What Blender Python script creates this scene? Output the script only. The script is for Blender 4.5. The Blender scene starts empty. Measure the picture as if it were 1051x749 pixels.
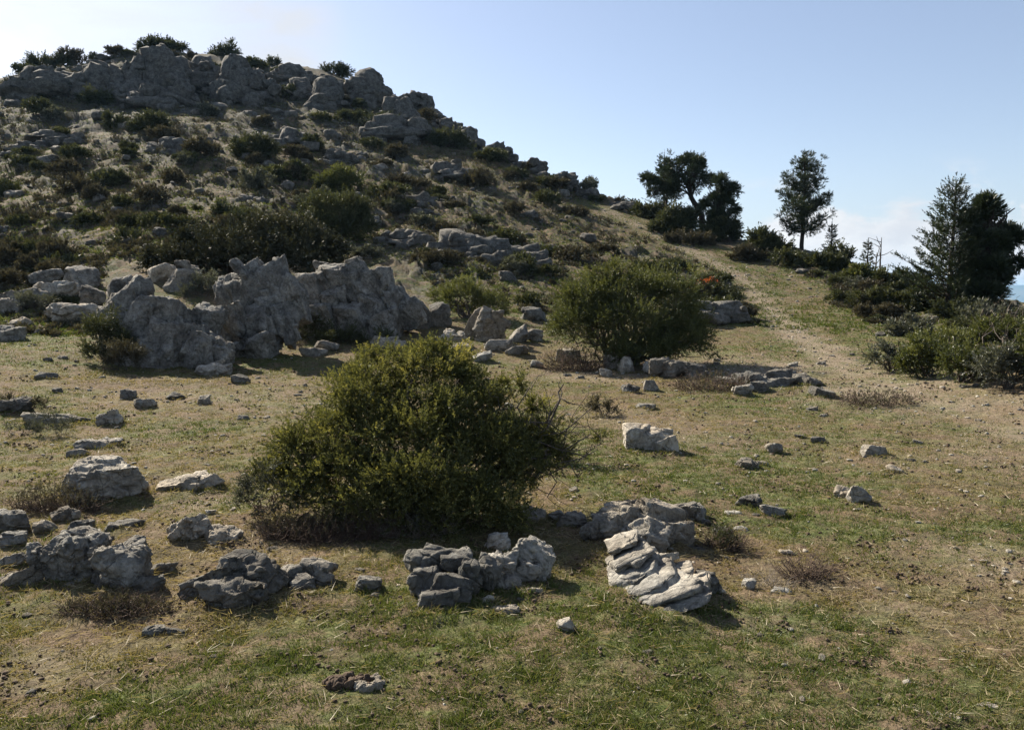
import bpy, bmesh, math
import numpy as np
from mathutils import Vector, Matrix, Euler

C = bpy.context.scene.collection
scene = bpy.context.scene
RNG = np.random.default_rng
TAU = math.tau

# ------------------------------------------------------------------ noise
def _hash(ix, iy, iz, seed):
    h = (ix * 374761393 + iy * 668265263 + iz * 1442695041 + seed * 1274126177) & 0xffffffff
    h = ((h ^ (h >> 13)) * 1274126177) & 0xffffffff
    h = ((h ^ (h >> 16)) * 2246822519) & 0xffffffff
    return h ^ (h >> 15)

def gnoise(P, seed=0):
    P = np.asarray(P, float)
    I = np.floor(P).astype(np.int64); f = P - I
    w = f * f * f * (f * (f * 6 - 15) + 10)
    out = np.zeros(len(P))
    for dx in (0, 1):
        for dy in (0, 1):
            for dz in (0, 1):
                h = _hash(I[:, 0] + dx, I[:, 1] + dy, I[:, 2] + dz, seed)
                gx = (h & 1023) / 511.5 - 1; gy = ((h >> 10) & 1023) / 511.5 - 1; gz = ((h >> 20) & 1023) / 511.5 - 1
                d = gx * (f[:, 0] - dx) + gy * (f[:, 1] - dy) + gz * (f[:, 2] - dz)
                ww = (w[:, 0] if dx else 1 - w[:, 0]) * (w[:, 1] if dy else 1 - w[:, 1]) * (w[:, 2] if dz else 1 - w[:, 2])
                out += d * ww
    return out * 1.3

def fbm(P, octv=4, seed=0, gain=.5, lac=2.03, ridged=False):
    P = np.asarray(P, float); a = 1.; s = np.zeros(len(P)); t = 0
    for o in range(octv):
        n = gnoise(P, seed + o * 17)
        if ridged: n = 1 - 2 * np.abs(n)
        s += a * n; t += a; a *= gain; P = P * lac + 13.7
    return s / t

def worley(P, seed=0):
    P = np.asarray(P, float); I = np.floor(P).astype(np.int64)
    f1 = np.full(len(P), 9.); f2 = np.full(len(P), 9.)
    for dx in (-1, 0, 1):
        for dy in (-1, 0, 1):
            for dz in (-1, 0, 1):
                J = I + np.array([dx, dy, dz]); h = _hash(J[:, 0], J[:, 1], J[:, 2], seed)
                Q = J + np.stack([(h & 1023) / 1023, ((h >> 10) & 1023) / 1023, ((h >> 20) & 1023) / 1023], 1)
                d = np.linalg.norm(P - Q, axis=1)
                f2 = np.where(d < f1, f1, np.minimum(f2, d)); f1 = np.minimum(f1, d)
    return f1, f2

def cells(P, seed=0, slope=1.):
    """fractured blocks: each random cell gets its own offset and tilt; returns height and distance to the joint"""
    P = np.asarray(P, float); I = np.floor(P).astype(np.int64)
    f1 = np.full(len(P), 9.); f2 = np.full(len(P), 9.); hv = np.zeros(len(P))
    for dx in (-1, 0, 1):
        for dy in (-1, 0, 1):
            for dz in (-1, 0, 1):
                J = I + np.array([dx, dy, dz]); h = _hash(J[:, 0], J[:, 1], J[:, 2], seed); h2 = _hash(J[:, 0], J[:, 1], J[:, 2], seed + 77)
                q = P - J - np.stack([(h & 1023) / 1023, ((h >> 10) & 1023) / 1023, ((h >> 20) & 1023) / 1023], 1)
                d = np.linalg.norm(q, axis=1); near = d < f1
                v = (h2 & 255) / 127.5 - 1 + slope * (q[:, 0] * (((h2 >> 8) & 255) / 127.5 - 1) + q[:, 1] * (((h2 >> 16) & 255) / 127.5 - 1) + q[:, 2] * (((h2 >> 24) & 255) / 127.5 - 1)) * 1.6
                hv = np.where(near, v, hv); f2 = np.where(near, f1, np.minimum(f2, d)); f1 = np.minimum(f1, d)
    return hv, f2 - f1

def xy0(x, y, k=1.):
    return np.stack([np.asarray(x, float) * k, np.asarray(y, float) * k, np.zeros_like(np.asarray(x, float))], 1)

# ------------------------------------------------------------------ camera model
F = 825.; CX = 525.5; CY = 374.5; PITCH = math.atan(74.5 / F); CAMZ = 1.6
_c, _s = math.cos(PITCH), math.sin(PITCH)
def ray(u, v):
    x = (np.asarray(u, float) - CX) / F; y = (CY - np.asarray(v, float)) / F
    return np.stack([x, _c + y * _s, -_s + y * _c], -1)

# ------------------------------------------------------------------ terrain: surveyed ridge lines
FAR = [(170, 0), (420, -75), (1500, -260), (4000, -410)]
COLS = {
    -220: [(385, 15.5), (330, 22), (275, 32), (200, 46), (140, 62), (95, 80)],
    0:    [(749, 2.75), (480, 7.2), (420, 10.9), (385, 15.5), (340, 22), (280, 32), (200, 46), (130, 62), (108, 71), (80, 82)],
    100:  [(749, 2.75), (480, 7.2), (420, 10.9), (385, 15.6), (330, 22), (270, 30), (200, 43), (150, 54), (105, 70), (61, 83)],
    175:  [(749, 2.75), (480, 7.2), (420, 10.9), (382, 15.8), (335, 20), (270, 26), (200, 40), (150, 52), (108, 68), (43, 81)],
    270:  [(749, 2.75), (480, 7.2), (420, 10.9), (382, 15.8), (338, 20), (280, 26), (200, 41), (150, 53), (112, 67), (57, 80)],
    350:  [(749, 2.75), (480, 7.2), (420, 10.9), (385, 15.6), (340, 20), (300, 25), (250, 33), (200, 43), (150, 55), (110, 66), (67, 78)],
    420:  [(749, 2.75), (480, 7.2), (420, 10.9), (385, 15.3), (350, 18.5), (300, 25), (250, 33.5), (200, 44), (150, 57), (103, 70)],
    470:  [(749, 2.75), (480, 7.2), (420, 10.9), (385, 15), (350, 18.5), (300, 25.5), (250, 34), (200, 45), (160, 56), (136, 64)],
    525:  [(749, 2.75), (480, 7.2), (420, 10.9), (385, 15), (350, 18.5), (300, 26), (250, 36), (200, 47), (163, 57)],
    600:  [(749, 2.75), (480, 7.2), (420, 10.9), (385, 15), (350, 19), (300, 27), (250, 38), (215, 48), (196, 54)],
    650:  [(749, 2.75), (480, 7.2), (420, 10.9), (385, 15), (350, 19), (300, 27), (250, 39), (225, 46), (210, 51)],
    700:  [(749, 2.75), (480, 7.2), (420, 10.9), (385, 15), (350, 19.5), (300, 29), (260, 38), (234, 45)],
    800:  [(749, 2.75), (480, 7.2), (420, 10.9), (385, 15), (350, 20), (320, 26), (290, 33), (256, 42)],
    850:  [(749, 2.75), (480, 7.2), (420, 10.9), (385, 15), (350, 20), (320, 26), (292, 33), (266, 41)],
    900:  [(749, 2.75), (480, 7.2), (420, 10.9), (385, 15), (340, 22), (310, 29), (283, 36)],
    975:  [(749, 2.75), (480, 7.2), (420, 10.9), (385, 15), (350, 19.5), (320, 27), (299, 33)],
    1051: [(749, 2.75), (480, 7.2), (420, 10.9), (395, 13.6), (350, 20), (321, 30)],
    1250: [(749, 2.75), (480, 7.2), (420, 10.9), (395, 13.6), (355, 20), (330, 28)],
}
NS, SMIN, SMAX = 520, math.log(.8), math.log(4200.)
sg = np.linspace(SMIN, SMAX, NS)
azc, prof = [], []
for u, pts in COLS.items():
    d0 = ray(u, 330.); az = math.atan2(d0[0], d0[1])
    rs, zs = [.8, 2.2], [0., 0.]
    for v, d in pts:
        q = ray(u, v); k = d / math.hypot(q[0], q[1])
        z = CAMZ + q[2] * k
        if d < 11: z = 0.
        rs.append(d); zs.append(z)
    rc, zc = rs[-1], zs[-1]
    rs += [rc * 1.12, rc * 1.35, rc * 1.8]; zs += [zc + .2, zc - .09 * rc, zc - .35 * rc]
    for r, z in FAR:
        if r > rs[-1] * 1.15: rs.append(r); zs.append(min(z, zs[-1] - .05 * r))
    azc.append(az); prof.append(np.interp(sg, np.log(rs), zs))
flat = np.interp(sg, np.log([.8, 20, 60, 170, 420, 1500, 4000]), [0, -.1, -1, -14, -80, -260, -410])
azc = [-math.pi, -2.2, -1.45] + azc + [1.6, 2.3, math.pi]
prof = [flat, flat, .6 * prof[0] + .4 * flat] + prof + [flat, flat, flat]
NA = 1441
ag = np.linspace(-math.pi, math.pi, NA)
TAB = np.empty((NA, NS)); prof = np.array(prof)
for j in range(NS): TAB[:, j] = np.interp(ag, azc, prof[:, j])
def gsm(T, s, axis):
    n = int(3 * s) + 1; k = np.exp(-.5 * (np.arange(-n, n + 1) / s) ** 2); k /= k.sum()
    T = np.moveaxis(T, axis, -1); p = np.pad(T, [(0, 0)] * (T.ndim - 1) + [(n, n)], 'edge')
    o = sum(k[i] * p[..., i:i + T.shape[-1]] for i in range(2 * n + 1))
    return np.moveaxis(o, -1, axis)
TAB = gsm(gsm(TAB, 3., 1), 5., 0)

def zbase(x, y):
    r = np.hypot(x, y); a = np.arctan2(x, y)
    fi = np.clip((np.log(np.maximum(r, .8)) - SMIN) / (SMAX - SMIN) * (NS - 1), 0, NS - 1.001)
    fa = np.clip((a + math.pi) / TAU * (NA - 1), 0, NA - 1.001)
    i = fi.astype(int); j = fa.astype(int); p = fi - i; q = fa - j
    return (TAB[j, i] * (1 - p) + TAB[j, i + 1] * p) * (1 - q) + (TAB[j + 1, i] * (1 - p) + TAB[j + 1, i + 1] * p) * q

def march(u, v, zf, n=900):
    u = np.atleast_1d(np.asarray(u, float)); v = np.atleast_1d(np.asarray(v, float))
    q = ray(u, v); h = np.hypot(q[:, 0], q[:, 1]); q = q / h[:, None]
    t = np.geomspace(1.8, 130, n)
    X = q[:, 0:1] * t; Y = q[:, 1:2] * t; Zr = CAMZ + q[:, 2:3] * t
    G = zf(X.ravel(), Y.ravel()).reshape(X.shape)
    hit = Zr <= G; ok = hit.any(1); i = np.maximum(hit.argmax(1), 1)
    gap = (Zr - G) / t; gap[:, t < 12] = 9; i = np.where(ok, i, np.maximum(gap.argmin(1), 1))  # a base just over a crest stands on the crest
    ar = np.arange(len(u)); a = (Zr - G)[ar, i - 1]; b = (Zr - G)[ar, i]
    k = np.clip(a / np.where(np.abs(a - b) < 1e-9, 1, a - b), 0, 1)
    tt = t[i - 1] + (t[i] - t[i - 1]) * k
    tt = np.where(ok, tt, t[i])
    P = np.stack([q[:, 0] * tt, q[:, 1] * tt, np.where(ok, CAMZ + q[:, 2] * tt, G[ar, i])], 1)
    return P, ok

def poly_dist(x, y, pts):
    d = np.full(len(x), 1e9)
    for (ax, ay), (bx, by) in zip(pts[:-1], pts[1:]):
        vx, vy = bx - ax, by - ay
        t = np.clip(((x - ax) * vx + (y - ay) * vy) / (vx * vx + vy * vy), 0, 1)
        d = np.minimum(d, np.hypot(x - ax - t * vx, y - ay - t * vy))
    return d
def survey(pix):
    P, _ = march([p[0] for p in pix], [p[1] for p in pix], zbase)
    return [(a[0], a[1]) for a in P]
TRACK = survey([(1300, 470), (1120, 440), (1051, 425), (960, 408), (890, 396), (840, 386), (780, 378), (700, 376), (640, 380)])
TRAIL = survey([(880, 392), (850, 365), (815, 340), (792, 318), (775, 298), (745, 275), (700, 252), (655, 232), (622, 216)])
STRIP = survey([(890, 385), (840, 340), (800, 300), (760, 275), (700, 250), (650, 228), (610, 212)])

def sstep(a, b, x):
    t = np.clip((x - a) / (b - a), 0, 1); return t * t * (3 - 2 * t)

def masks(x, y):
    r = np.hypot(x, y)
    n1 = fbm(xy0(x, y, .55), 4, 3); n2 = fbm(xy0(x, y, .16), 3, 9)
    wob = fbm(xy0(x, y, .8), 3, 5)
    dt = poly_dist(x, y, TRACK) + wob * 1.1
    track = (1 - sstep(.5, 2.3, dt + .6 * fbm(xy0(x, y, 2.), 3, 16))) * (.45 + .55 * sstep(-.3, .25, n1))
    dl = poly_dist(x, y, TRAIL) + wob * .8
    trail = (1 - sstep(.1, .75, dl + .35 * fbm(xy0(x, y, 2.5), 3, 15))) * .95
    ds = poly_dist(x, y, STRIP)
    strip = 1 - sstep(.9, 2.7, ds + wob)
    hill = sstep(19, 27, r) * (1 - .75 * strip) * (1 - sstep(.3, .8, np.maximum(track, trail)))
    green = .2 + .8 * sstep(-.24, .26, n1 * .7 + n2 * .6)
    for u0, v0, rad, a in BLOBS:
        green = green + a * np.exp(-((x - u0) ** 2 + (y - v0) ** 2) / rad ** 2)
    green = np.clip(green, 0, 1) * (1 - .75 * sstep(20, 40, r)) + .75 * strip * sstep(-.5, .2, n1)
    dirt = np.maximum(track, trail)
    bare = sstep(.12, .38, fbm(xy0(x, y, .9), 4, 21) - .25 * green) * .38
    for u0, v0, rad, a in DIRTS:
        bare = bare + a * np.exp(-((x - u0) ** 2 + (y - v0) ** 2) / rad ** 2) * sstep(-.5, .3, wob)
    rock = hill * sstep(.0, .3, fbm(xy0(x, y, .22), 5, 33) + .05 + .3 * sstep(48, 66, r))
    return np.clip(green, 0, 1), np.clip(np.maximum(dirt, bare * (1 - .8 * hill)), 0, 1), np.clip(rock, 0, 1), hill
BLOBS = []; DIRTS = []
for (u, v, rad, a) in [(420, 700, .9, .95), (560, 670, .9, .9), (690, 485, .9, .95), (650, 470, .7, .8), (700, 700, .8, .6), (200, 720, .5, .5), (960, 560, .9, .4), (840, 545, .7, .45), (700, 650, .5, .5),
                       (200, 440, 1.0, .5), (230, 465, .7, .4), (870, 420, 1.3, .6), (40, 470, 1., .3), (880, 690, .35, .3), (60, 730, .5, .3), (60, 365, 1.6, .3), (560, 400, 1.5, .3),
                       (760, 590, .6, -.5), (300, 560, .7, -.6), (150, 640, .6, -.4), (700, 430, 1.3, -.6), (260, 400, 2.0, -.5), (980, 470, 1.3, -.4)]:
    P, _ = march(u, v, zbase); BLOBS.append((P[0, 0], P[0, 1], rad, a))
for (u, v, rad, a) in [(1000, 575, .45, .9), (215, 515, .25, .9), (780, 640, .3, .5), (285, 740, .25, .6), (960, 735, .3, .7), (700, 445, 1.0, .5), (1000, 465, 1.2, .6), (230, 405, 1.2, .45), (600, 428, .8, .5), (330, 420, .8, .5), (920, 620, .3, .4), (40, 690, .3, .5), (450, 370, 1.4, .3)]:
    P, _ = march(u, v, zbase); DIRTS.append((P[0, 0], P[0, 1], rad, a))

def zground(x, y):
    x = np.asarray(x, float); y = np.asarray(y, float)
    r = np.hypot(x, y); z = zbase(x, y)
    far = sstep(200, 400, r)
    z = z + .075 * fbm(xy0(x, y, .42), 4, 41) * sstep(1.5, 5, r)
    k = sstep(18, 45, r) * (1 - far)
    ds = poly_dist(x, y, STRIP); k = k * (.12 + .88 * sstep(1.2, 4, ds))
    z = z + k * (.55 * fbm(xy0(x, y, .16), 4, 47) + .22 * fbm(xy0(x, y, .9), 3, 53, ridged=True))
    z = z + far * (25 * fbm(xy0(x, y, .004), 4, 61))
    return z

def zfull(x, y):
    """the ground as built: hill ledges and broken rock on top of the smooth lie of the land"""
    x = np.asarray(x, float); y = np.asarray(y, float); z = zground(x, y); r = np.hypot(x, y)
    i = np.flatnonzero((r > 19) & (r < 170))
    if len(i):
        X, Y = x[i], y[i]; ds = poly_dist(X, Y, STRIP); k = sstep(20, 30, r[i]) * (.1 + .9 * sstep(1.2, 3., ds)) * (.35 + .65 * sstep(-.1, .3, fbm(xy0(X, Y, .22), 3, 33)))
        c1, e1 = cells(xy0(X, Y, .75), 75, 1.2); c2, e2 = cells(xy0(X, Y, 2.2), 76, 1.2)
        z = z.copy(); z[i] += k * (.13 * c1 + .06 * c2 - .08 * (1 - sstep(0, .12, e1)) + .14 * fbm(xy0(X, Y, 1.3), 4, 73, ridged=True))
    return z

def at(u, v):
    P, ok = march(u, v, zground); P[:, 2] = zfull(P[:, 0], P[:, 1]); return P[0]
def at_many(u, v, n=420):
    out, oks = [], []
    for i in range(0, len(u), 150):
        P, ok = march(u[i:i + 150], v[i:i + 150], zground, n); out.append(P); oks.append(ok)
    P = np.concatenate(out); P[:, 2] = zfull(P[:, 0], P[:, 1]); return P, np.concatenate(oks)
def gz(x, y): return float(zfull(np.array([x]), np.array([y]))[0])
def depth_of(P): P = np.asarray(P); return P[..., 1] * _c - (P[..., 2] - CAMZ) * _s
def unproj(u, v, depth):
    q = ray(u, v); return np.array([q[0] * depth, q[1] * depth, CAMZ + q[2] * depth])
def to_pix(P):
    P = np.asarray(P); d = P[..., 1] * _c - (P[..., 2] - CAMZ) * _s; up = P[..., 1] * _s + (P[..., 2] - CAMZ) * _c
    return CX + F * P[..., 0] / d, CY - F * up / d

# ------------------------------------------------------------------ mesh helpers
def np_mesh(name, V, Fc, smooth=True, attrs=None):
    V = np.ascontiguousarray(V, np.float32); Fc = np.ascontiguousarray(Fc, np.int32)
    me = bpy.data.meshes.new(name); n, k = Fc.shape
    me.vertices.add(len(V)); me.vertices.foreach_set('co', V.ravel())
    me.loops.add(n * k); me.loops.foreach_set('vertex_index', Fc.ravel())
    me.polygons.add(n); me.polygons.foreach_set('loop_start', np.arange(0, n * k, k, dtype=np.int32))
    me.polygons.foreach_set('loop_total', np.full(n, k, np.int32))
    if smooth: me.polygons.foreach_set('use_smooth', np.ones(n, bool))
    me.update(calc_edges=True)
    for an, arr in (attrs or {}).items():
        if arr.ndim == 1:
            a = me.attributes.new(an, 'FLOAT', 'POINT'); a.data.foreach_set('value', np.ascontiguousarray(arr, np.float32))
        else:
            a = me.attributes.new(an, 'FLOAT_COLOR', 'POINT')
            c = np.ones((len(arr), 4), np.float32); c[:, :arr.shape[1]] = arr; a.data.foreach_set('color', c.ravel())
    return me

def link(name, me, mats, parent=None, loc=None, rz=0.):
    o = bpy.data.objects.new(name, me); C.objects.link(o)
    if me is not None and len(me.materials) == 0:
        for m in (mats if isinstance(mats, (list, tuple)) else [mats]): me.materials.append(m)
    if parent is not None: o.parent = parent
    if loc is not None: o.location = [float(c) for c in loc]
    o.rotation_euler.z = rz
    return o
def tag(o, label, cat, group=None):
    o['label'] = label; o['category'] = cat
    if group: o['group'] = group
    return o
def root(name, loc, rz=0.):
    o = bpy.data.objects.new(name, None); C.objects.link(o); o.location = [float(c) for c in loc]; o.rotation_euler.z = rz
    o.empty_display_size = .3
    return o

_ico = {}
def ico(n):
    if n not in _ico:
        bm = bmesh.new(); bmesh.ops.create_icosphere(bm, subdivisions=n, radius=1.)
        V = np.array([v.co[:] for v in bm.verts]); Fc = np.array([[v.index for v in f.verts] for f in bm.faces]); bm.free()
        _ico[n] = (V / np.linalg.norm(V, axis=1)[:, None], Fc)
    return _ico[n]

def unit(a): return a / np.maximum(np.linalg.norm(a, axis=-1, keepdims=True), 1e-9)

def rot(rx, ry, rz): return np.array(Euler((rx, ry, rz)).to_matrix())

def block(seed, sub, dims, npl=11, lo=.6, hi=1.):
    """angular limestone block, centred"""
    V, Fc = ico(sub); rng = RNG(seed)
    pn = unit(rng.normal(size=(npl, 3)))
    pn = np.concatenate([pn, [[0, 0, 1], [0, 0, -1]]]); pn[npl] = unit(np.array([rng.normal() * .25, rng.normal() * .25, 1]))
    pd = np.concatenate([rng.uniform(lo, hi, npl), [rng.uniform(.55, .8), .8]])
    D = V @ pn.T
    r = np.min(np.where(D > .04, pd / np.maximum(D, .04), 9), axis=1)
    r = np.minimum(r, 1.12)
    P = V * r[:, None]
    ext = np.maximum(P.max(0) - P.min(0), 1e-3); P = (P - (P.max(0) + P.min(0)) / 2) / ext
    return P * np.asarray(dims), Fc

def jblock(seed, sub, dims, cham=9, wob=.3):
    """block bounded by a bedding plane and two joint sets, corners knocked off"""
    V, Fc = ico(sub); rng = RNG(seed)
    pn = np.concatenate([np.eye(3), -np.eye(3)]); pn = unit(pn + rng.normal(size=(6, 3)) * wob); pd = rng.uniform(.82, 1., 6)
    cn = unit(rng.normal(size=(cham, 3))); cd = rng.uniform(.66, 1., cham) * (np.abs(cn).sum(1) * .62 + .25)
    pn = np.concatenate([pn, cn]); pd = np.concatenate([pd, cd]); W = unit(V * np.array([1.35, 1.35, 1.2]))
    D = V @ pn.T; r = np.min(np.where(D > .03, pd / np.maximum(D, .03), 9), axis=1); r = np.minimum(r, 1.6)
    P = V * r[:, None]; lo, hi = P.min(0), P.max(0)
    return (P - (hi + lo) / 2) / (hi - lo) * np.asarray(dims), Fc

def cluster(seed, sub, dims, n=5, spread=.5, cham=6, wob=.22):
    """a main block with broken pieces of the same bedding fused onto it"""
    rng = RNG(seed); dims = np.asarray(dims, float); out = [jblock(seed, sub, dims * .93, cham, wob)]
    for i in range(n):
        f = rng.uniform(.32, .62, 3); d = unit(rng.normal(size=3)); d[2] = d[2] * .7 + .1; d = d / np.abs(d).max()
        V, Fc = jblock(seed * 7 + i + 1, max(sub - 1, 3), dims * f, cham, wob)
        off = d * (dims - dims * f) * spread * rng.uniform(.75, 1.08); R_ = rot(*(rng.normal(size=3) * [.14, .14, .25]))
        out.append((V @ R_.T + off, Fc))
    return join(out)

def vnormals(V, Fc):
    n = np.zeros_like(V); a = V[Fc[:, 0]]; fn = np.cross(V[Fc[:, 1]] - a, V[Fc[:, 2]] - a)
    for k in range(Fc.shape[1]): np.add.at(n, Fc[:, k], fn)
    return unit(n)

def weather(V, Fc, seed, size, rough=.05, crack=.03, strata=0., tilt=(.3, .1, 1), fine=1., joint=0.):
    N = vnormals(V, Fc)
    wv = .22 * np.stack([fbm(V / size * 3 + k * 9, 3, seed + k) for k in range(3)], 1)
    d = rough * .45 * size * fbm(V / size * 2.2 + seed, 5, seed, gain=.55)
    rs = RNG(seed + 9); A = (rot(rs.normal() * .2, joint, rs.normal() * .3) if joint else rot(rs.normal() * .35, rs.normal() * .45, rs.uniform(0, 6))) if not strata else rot(0, math.atan2(tilt[0], tilt[2]), 0)
    Vr = (V / size + wv) @ A; Vq = (V / size + wv * .5) @ A
    c1, e1 = cells(Vr * np.array([1.1, 1.5, 3.2]) + seed, seed + 1, 1.2)
    c2, e2 = cells(Vq * np.array([2.6, 3.4, 7.5]) + seed, seed + 2, 1.2)
    d += size * rough * (.95 * c1 + .5 * c2)
    d += rough * .28 * size * fbm(V / size * 11 + seed, 4, seed + 5, gain=.6) * fine
    if crack:
        d -= crack * size * (1 - sstep(0, .06, e1)) * .6 + crack * .3 * size * (1 - sstep(0, .08, e2))
        p1, _ = worley(V / size * 10 + seed, seed + 3); d -= crack * .3 * size * (1 - sstep(.1, .3, p1))
    if strata:
        t = unit(np.array(tilt, float)); h = (V @ t) / size * 8 + 1.1 * fbm(V / size * 1.5, 3, seed + 8)
        fr = h - np.floor(h); amp = .5 + .5 * (_hash(np.floor(h).astype(np.int64), 3 * np.ones(len(h), np.int64), np.ones(len(h), np.int64), seed) % 1000) / 1000
        d += strata * size * (amp * sstep(0, .12, fr) * (1 - sstep(.86, 1., fr)) - .6)
    return V + N * d[:, None]

def rock_mesh(seed, sub, dims, rough=.06, crack=.035, strata=0., npl=11, lo=.6, tiltrot=0.):
    size = float(np.cbrt(np.prod(dims)))
    if npl > 14: V, Fc = block(seed, sub, dims, npl, lo)
    elif sub >= 5: V, Fc = cluster(seed, sub, dims, 4)
    else: V, Fc = jblock(seed, sub, dims)
    g = RNG(seed + 3); V = V @ rot(g.normal() * .1, g.normal() * .12, 0).T
    V = weather(V, Fc, seed, size, rough * .55, crack * .8, strata)
    if tiltrot: V = V @ rot(tiltrot * .6, tiltrot, 0).T
    return V, Fc

def remesh(V, Fc, voxel):
    me = np_mesh('tmp', V, Fc, False); o = bpy.data.objects.new('tmp', me); C.objects.link(o)
    m = o.modifiers.new('r', 'REMESH'); m.mode = 'VOXEL'; m.voxel_size = voxel
    bpy.context.view_layer.update()
    ev = o.evaluated_get(bpy.context.evaluated_depsgraph_get()); m2 = ev.to_mesh()
    n = len(m2.vertices); V2 = np.empty(n * 3, np.float32); m2.vertices.foreach_get('co', V2)
    F2 = np.empty(len(m2.loops), np.int32); m2.loops.foreach_get('vertex_index', F2)
    ev.to_mesh_clear(); bpy.data.objects.remove(o); bpy.data.meshes.remove(me)
    return V2.reshape(-1, 3).astype(float), F2.reshape(-1, 4)

def join(parts):
    Vs, Fs, n = [], [], 0
    for V, Fc in parts: Vs.append(V); Fs.append(Fc + n); n += len(V)
    return np.concatenate(Vs), np.concatenate(Fs)

def tube(pts, rad, k=6):
    pts = np.asarray(pts, float); rad = np.asarray(rad, float); n = len(pts)
    T = unit(np.gradient(pts, axis=0)); A = unit(np.cross(T, np.array([.31, .77, .2]) + 1e-4)); B = np.cross(T, A)
    th = np.arange(k) / k * TAU
    V = (pts[:, None] + rad[:, None, None] * (A[:, None] * np.cos(th)[None, :, None] + B[:, None] * np.sin(th)[None, :, None])).reshape(-1, 3)
    i = np.arange(n - 1)[:, None] * k; j = np.arange(k)[None]; j2 = (j + 1) % k
    Q = np.stack([i + j, i + j2, i + k + j2, i + k + j], -1).reshape(-1, 4)
    V = np.concatenate([V, pts[:1], pts[-1:]]); e = len(V)
    cap = [[(a + 1) % k, a, e - 2, e - 2] for a in range(k)]
    Q = np.concatenate([Q, np.array([[(n - 1) * k + a, (n - 1) * k + (a + 1) % k, e - 1, e - 1] for a in range(k)])])[:, :] if False else Q
    return V[:-2], Q

def curve_pts(a, b, n, wob, rng, sag=0.):
    t = np.linspace(0, 1, n)[:, None]; a = np.asarray(a, float); b = np.asarray(b, float)
    P = a + (b - a) * t; L = np.linalg.norm(b - a)
    off = np.cumsum(rng.normal(size=(n, 3)), 0); off -= off[0]; off -= t * off[-1]
    P = P + off * wob * L / n; P[:, 2] += sag * L * np.sin(np.pi * t[:, 0])
    return P

def sprays(B, D, L, nl, ll, lw, rng, spread=(.45, 1.1), tone=None, t0=.05):
    """leafy twigs: nl narrow leaves along each twig; returns V, F(quads), tone"""
    n = len(B); L = np.broadcast_to(np.asarray(L, float), (n,))
    t = rng.uniform(t0, 1, (n, nl)); ang = rng.uniform(*spread, (n, nl)) * (1.15 - .6 * t)
    per = unit(np.cross(unit(rng.normal(size=(n, nl, 3))), D[:, None]))
    ld = D[:, None] * np.cos(ang)[..., None] + per * np.sin(ang)[..., None]
    p = B[:, None] + D[:, None] * (L[:, None] * t)[..., None]
    sd = unit(np.cross(ld, rng.normal(size=(n, nl, 3))))
    l = ll * rng.uniform(.6, 1.25, (n, nl))[..., None]; w = lw * rng.uniform(.7, 1.2, (n, nl))[..., None]
    V = np.stack([p, p + ld * l * .5 + sd * w * .5, p + ld * l, p + ld * l * .5 - sd * w * .5], 2).reshape(-1, 3)
    Fc = np.arange(len(V)).reshape(-1, 4)
    tn = rng.uniform(0, 1, n) if tone is None else tone
    tn = np.clip(tn[:, None] + rng.normal(0, .12, (n, nl)), 0, 1)
    return V, Fc, np.repeat(tn.ravel(), 4)

# ------------------------------------------------------------------ materials
class NT:
    def __init__(s, name):
        s.m = bpy.data.materials.new(name); s.m.use_nodes = True; s.t = s.m.node_tree; s.t.nodes.clear()
        s.out = s.n('ShaderNodeOutputMaterial')
    def n(s, typ, ins=None, **kw):
        nd = s.t.nodes.new(typ)
        for k, v in kw.items(): setattr(nd, k, v)
        for k, v in (ins or {}).items():
            if isinstance(v, bpy.types.NodeSocket): s.t.links.new(v, nd.inputs[k])
            else: nd.inputs[k].default_value = v
        return nd
    def mix(s, fac, a, b, blend='MIX'):
        nd = s.n('ShaderNodeMix', data_type='RGBA', blend_type=blend)
        for sock, v in ((nd.inputs[0], fac), (nd.inputs[6], a), (nd.inputs[7], b)):
            if isinstance(v, bpy.types.NodeSocket): s.t.links.new(v, sock)
            else: sock.default_value = (v if isinstance(v, float) else (*v, 1) if len(v) == 3 else v)
        return nd.outputs[2]
    def math(s, op, a, b=0., clamp=False):
        nd = s.n('ShaderNodeMath', operation=op, use_clamp=clamp)
        for i, v in enumerate((a, b)):
            if isinstance(v, bpy.types.NodeSocket): s.t.links.new(v, nd.inputs[i])
            else: nd.inputs[i].default_value = v
        return nd.outputs[0]
    def noise(s, vec, scale, detail=4., rough=.55, dist=0.):
        return s.n('ShaderNodeTexNoise', {'Vector': vec, 'Scale': scale, 'Detail': detail, 'Roughness': rough, 'Distortion': dist}).outputs[0]
    def ramp(s, fac, stops, interp='LINEAR'):
        nd = s.n('ShaderNodeValToRGB', {'Fac': fac}); cr = nd.color_ramp; cr.interpolation = interp
        while len(cr.elements) < len(stops): cr.elements.new(.5)
        for e, (p, c) in zip(cr.elements, stops): e.position = p; e.color = (*c, 1) if not isinstance(c, float) else (c, c, c, 1)
        return nd.outputs[0]
    def sep(s, col):
        return s.n('ShaderNodeSeparateColor', {'Color': col}).outputs
    def surf(s, sh): s.t.links.new(sh, s.out.inputs[0]); return s.m
    def pbr(s, col, rough=.9, normal=None, spec=.3):
        b = s.n('ShaderNodeBsdfPrincipled', {'Base Color': col, 'Roughness': rough, 'Specular IOR Level': spec})
        if normal is not None: s.t.links.new(normal, b.inputs['Normal'])
        return s.surf(b.outputs[0])
    def bump(s, h, strength=.5, dist=.02, normal=None):
        nd = s.n('ShaderNodeBump', {'Height': h, 'Strength': strength, 'Distance': dist})
        if normal is not None: s.t.links.new(normal, nd.inputs['Normal'])
        return nd.outputs[0]

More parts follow.
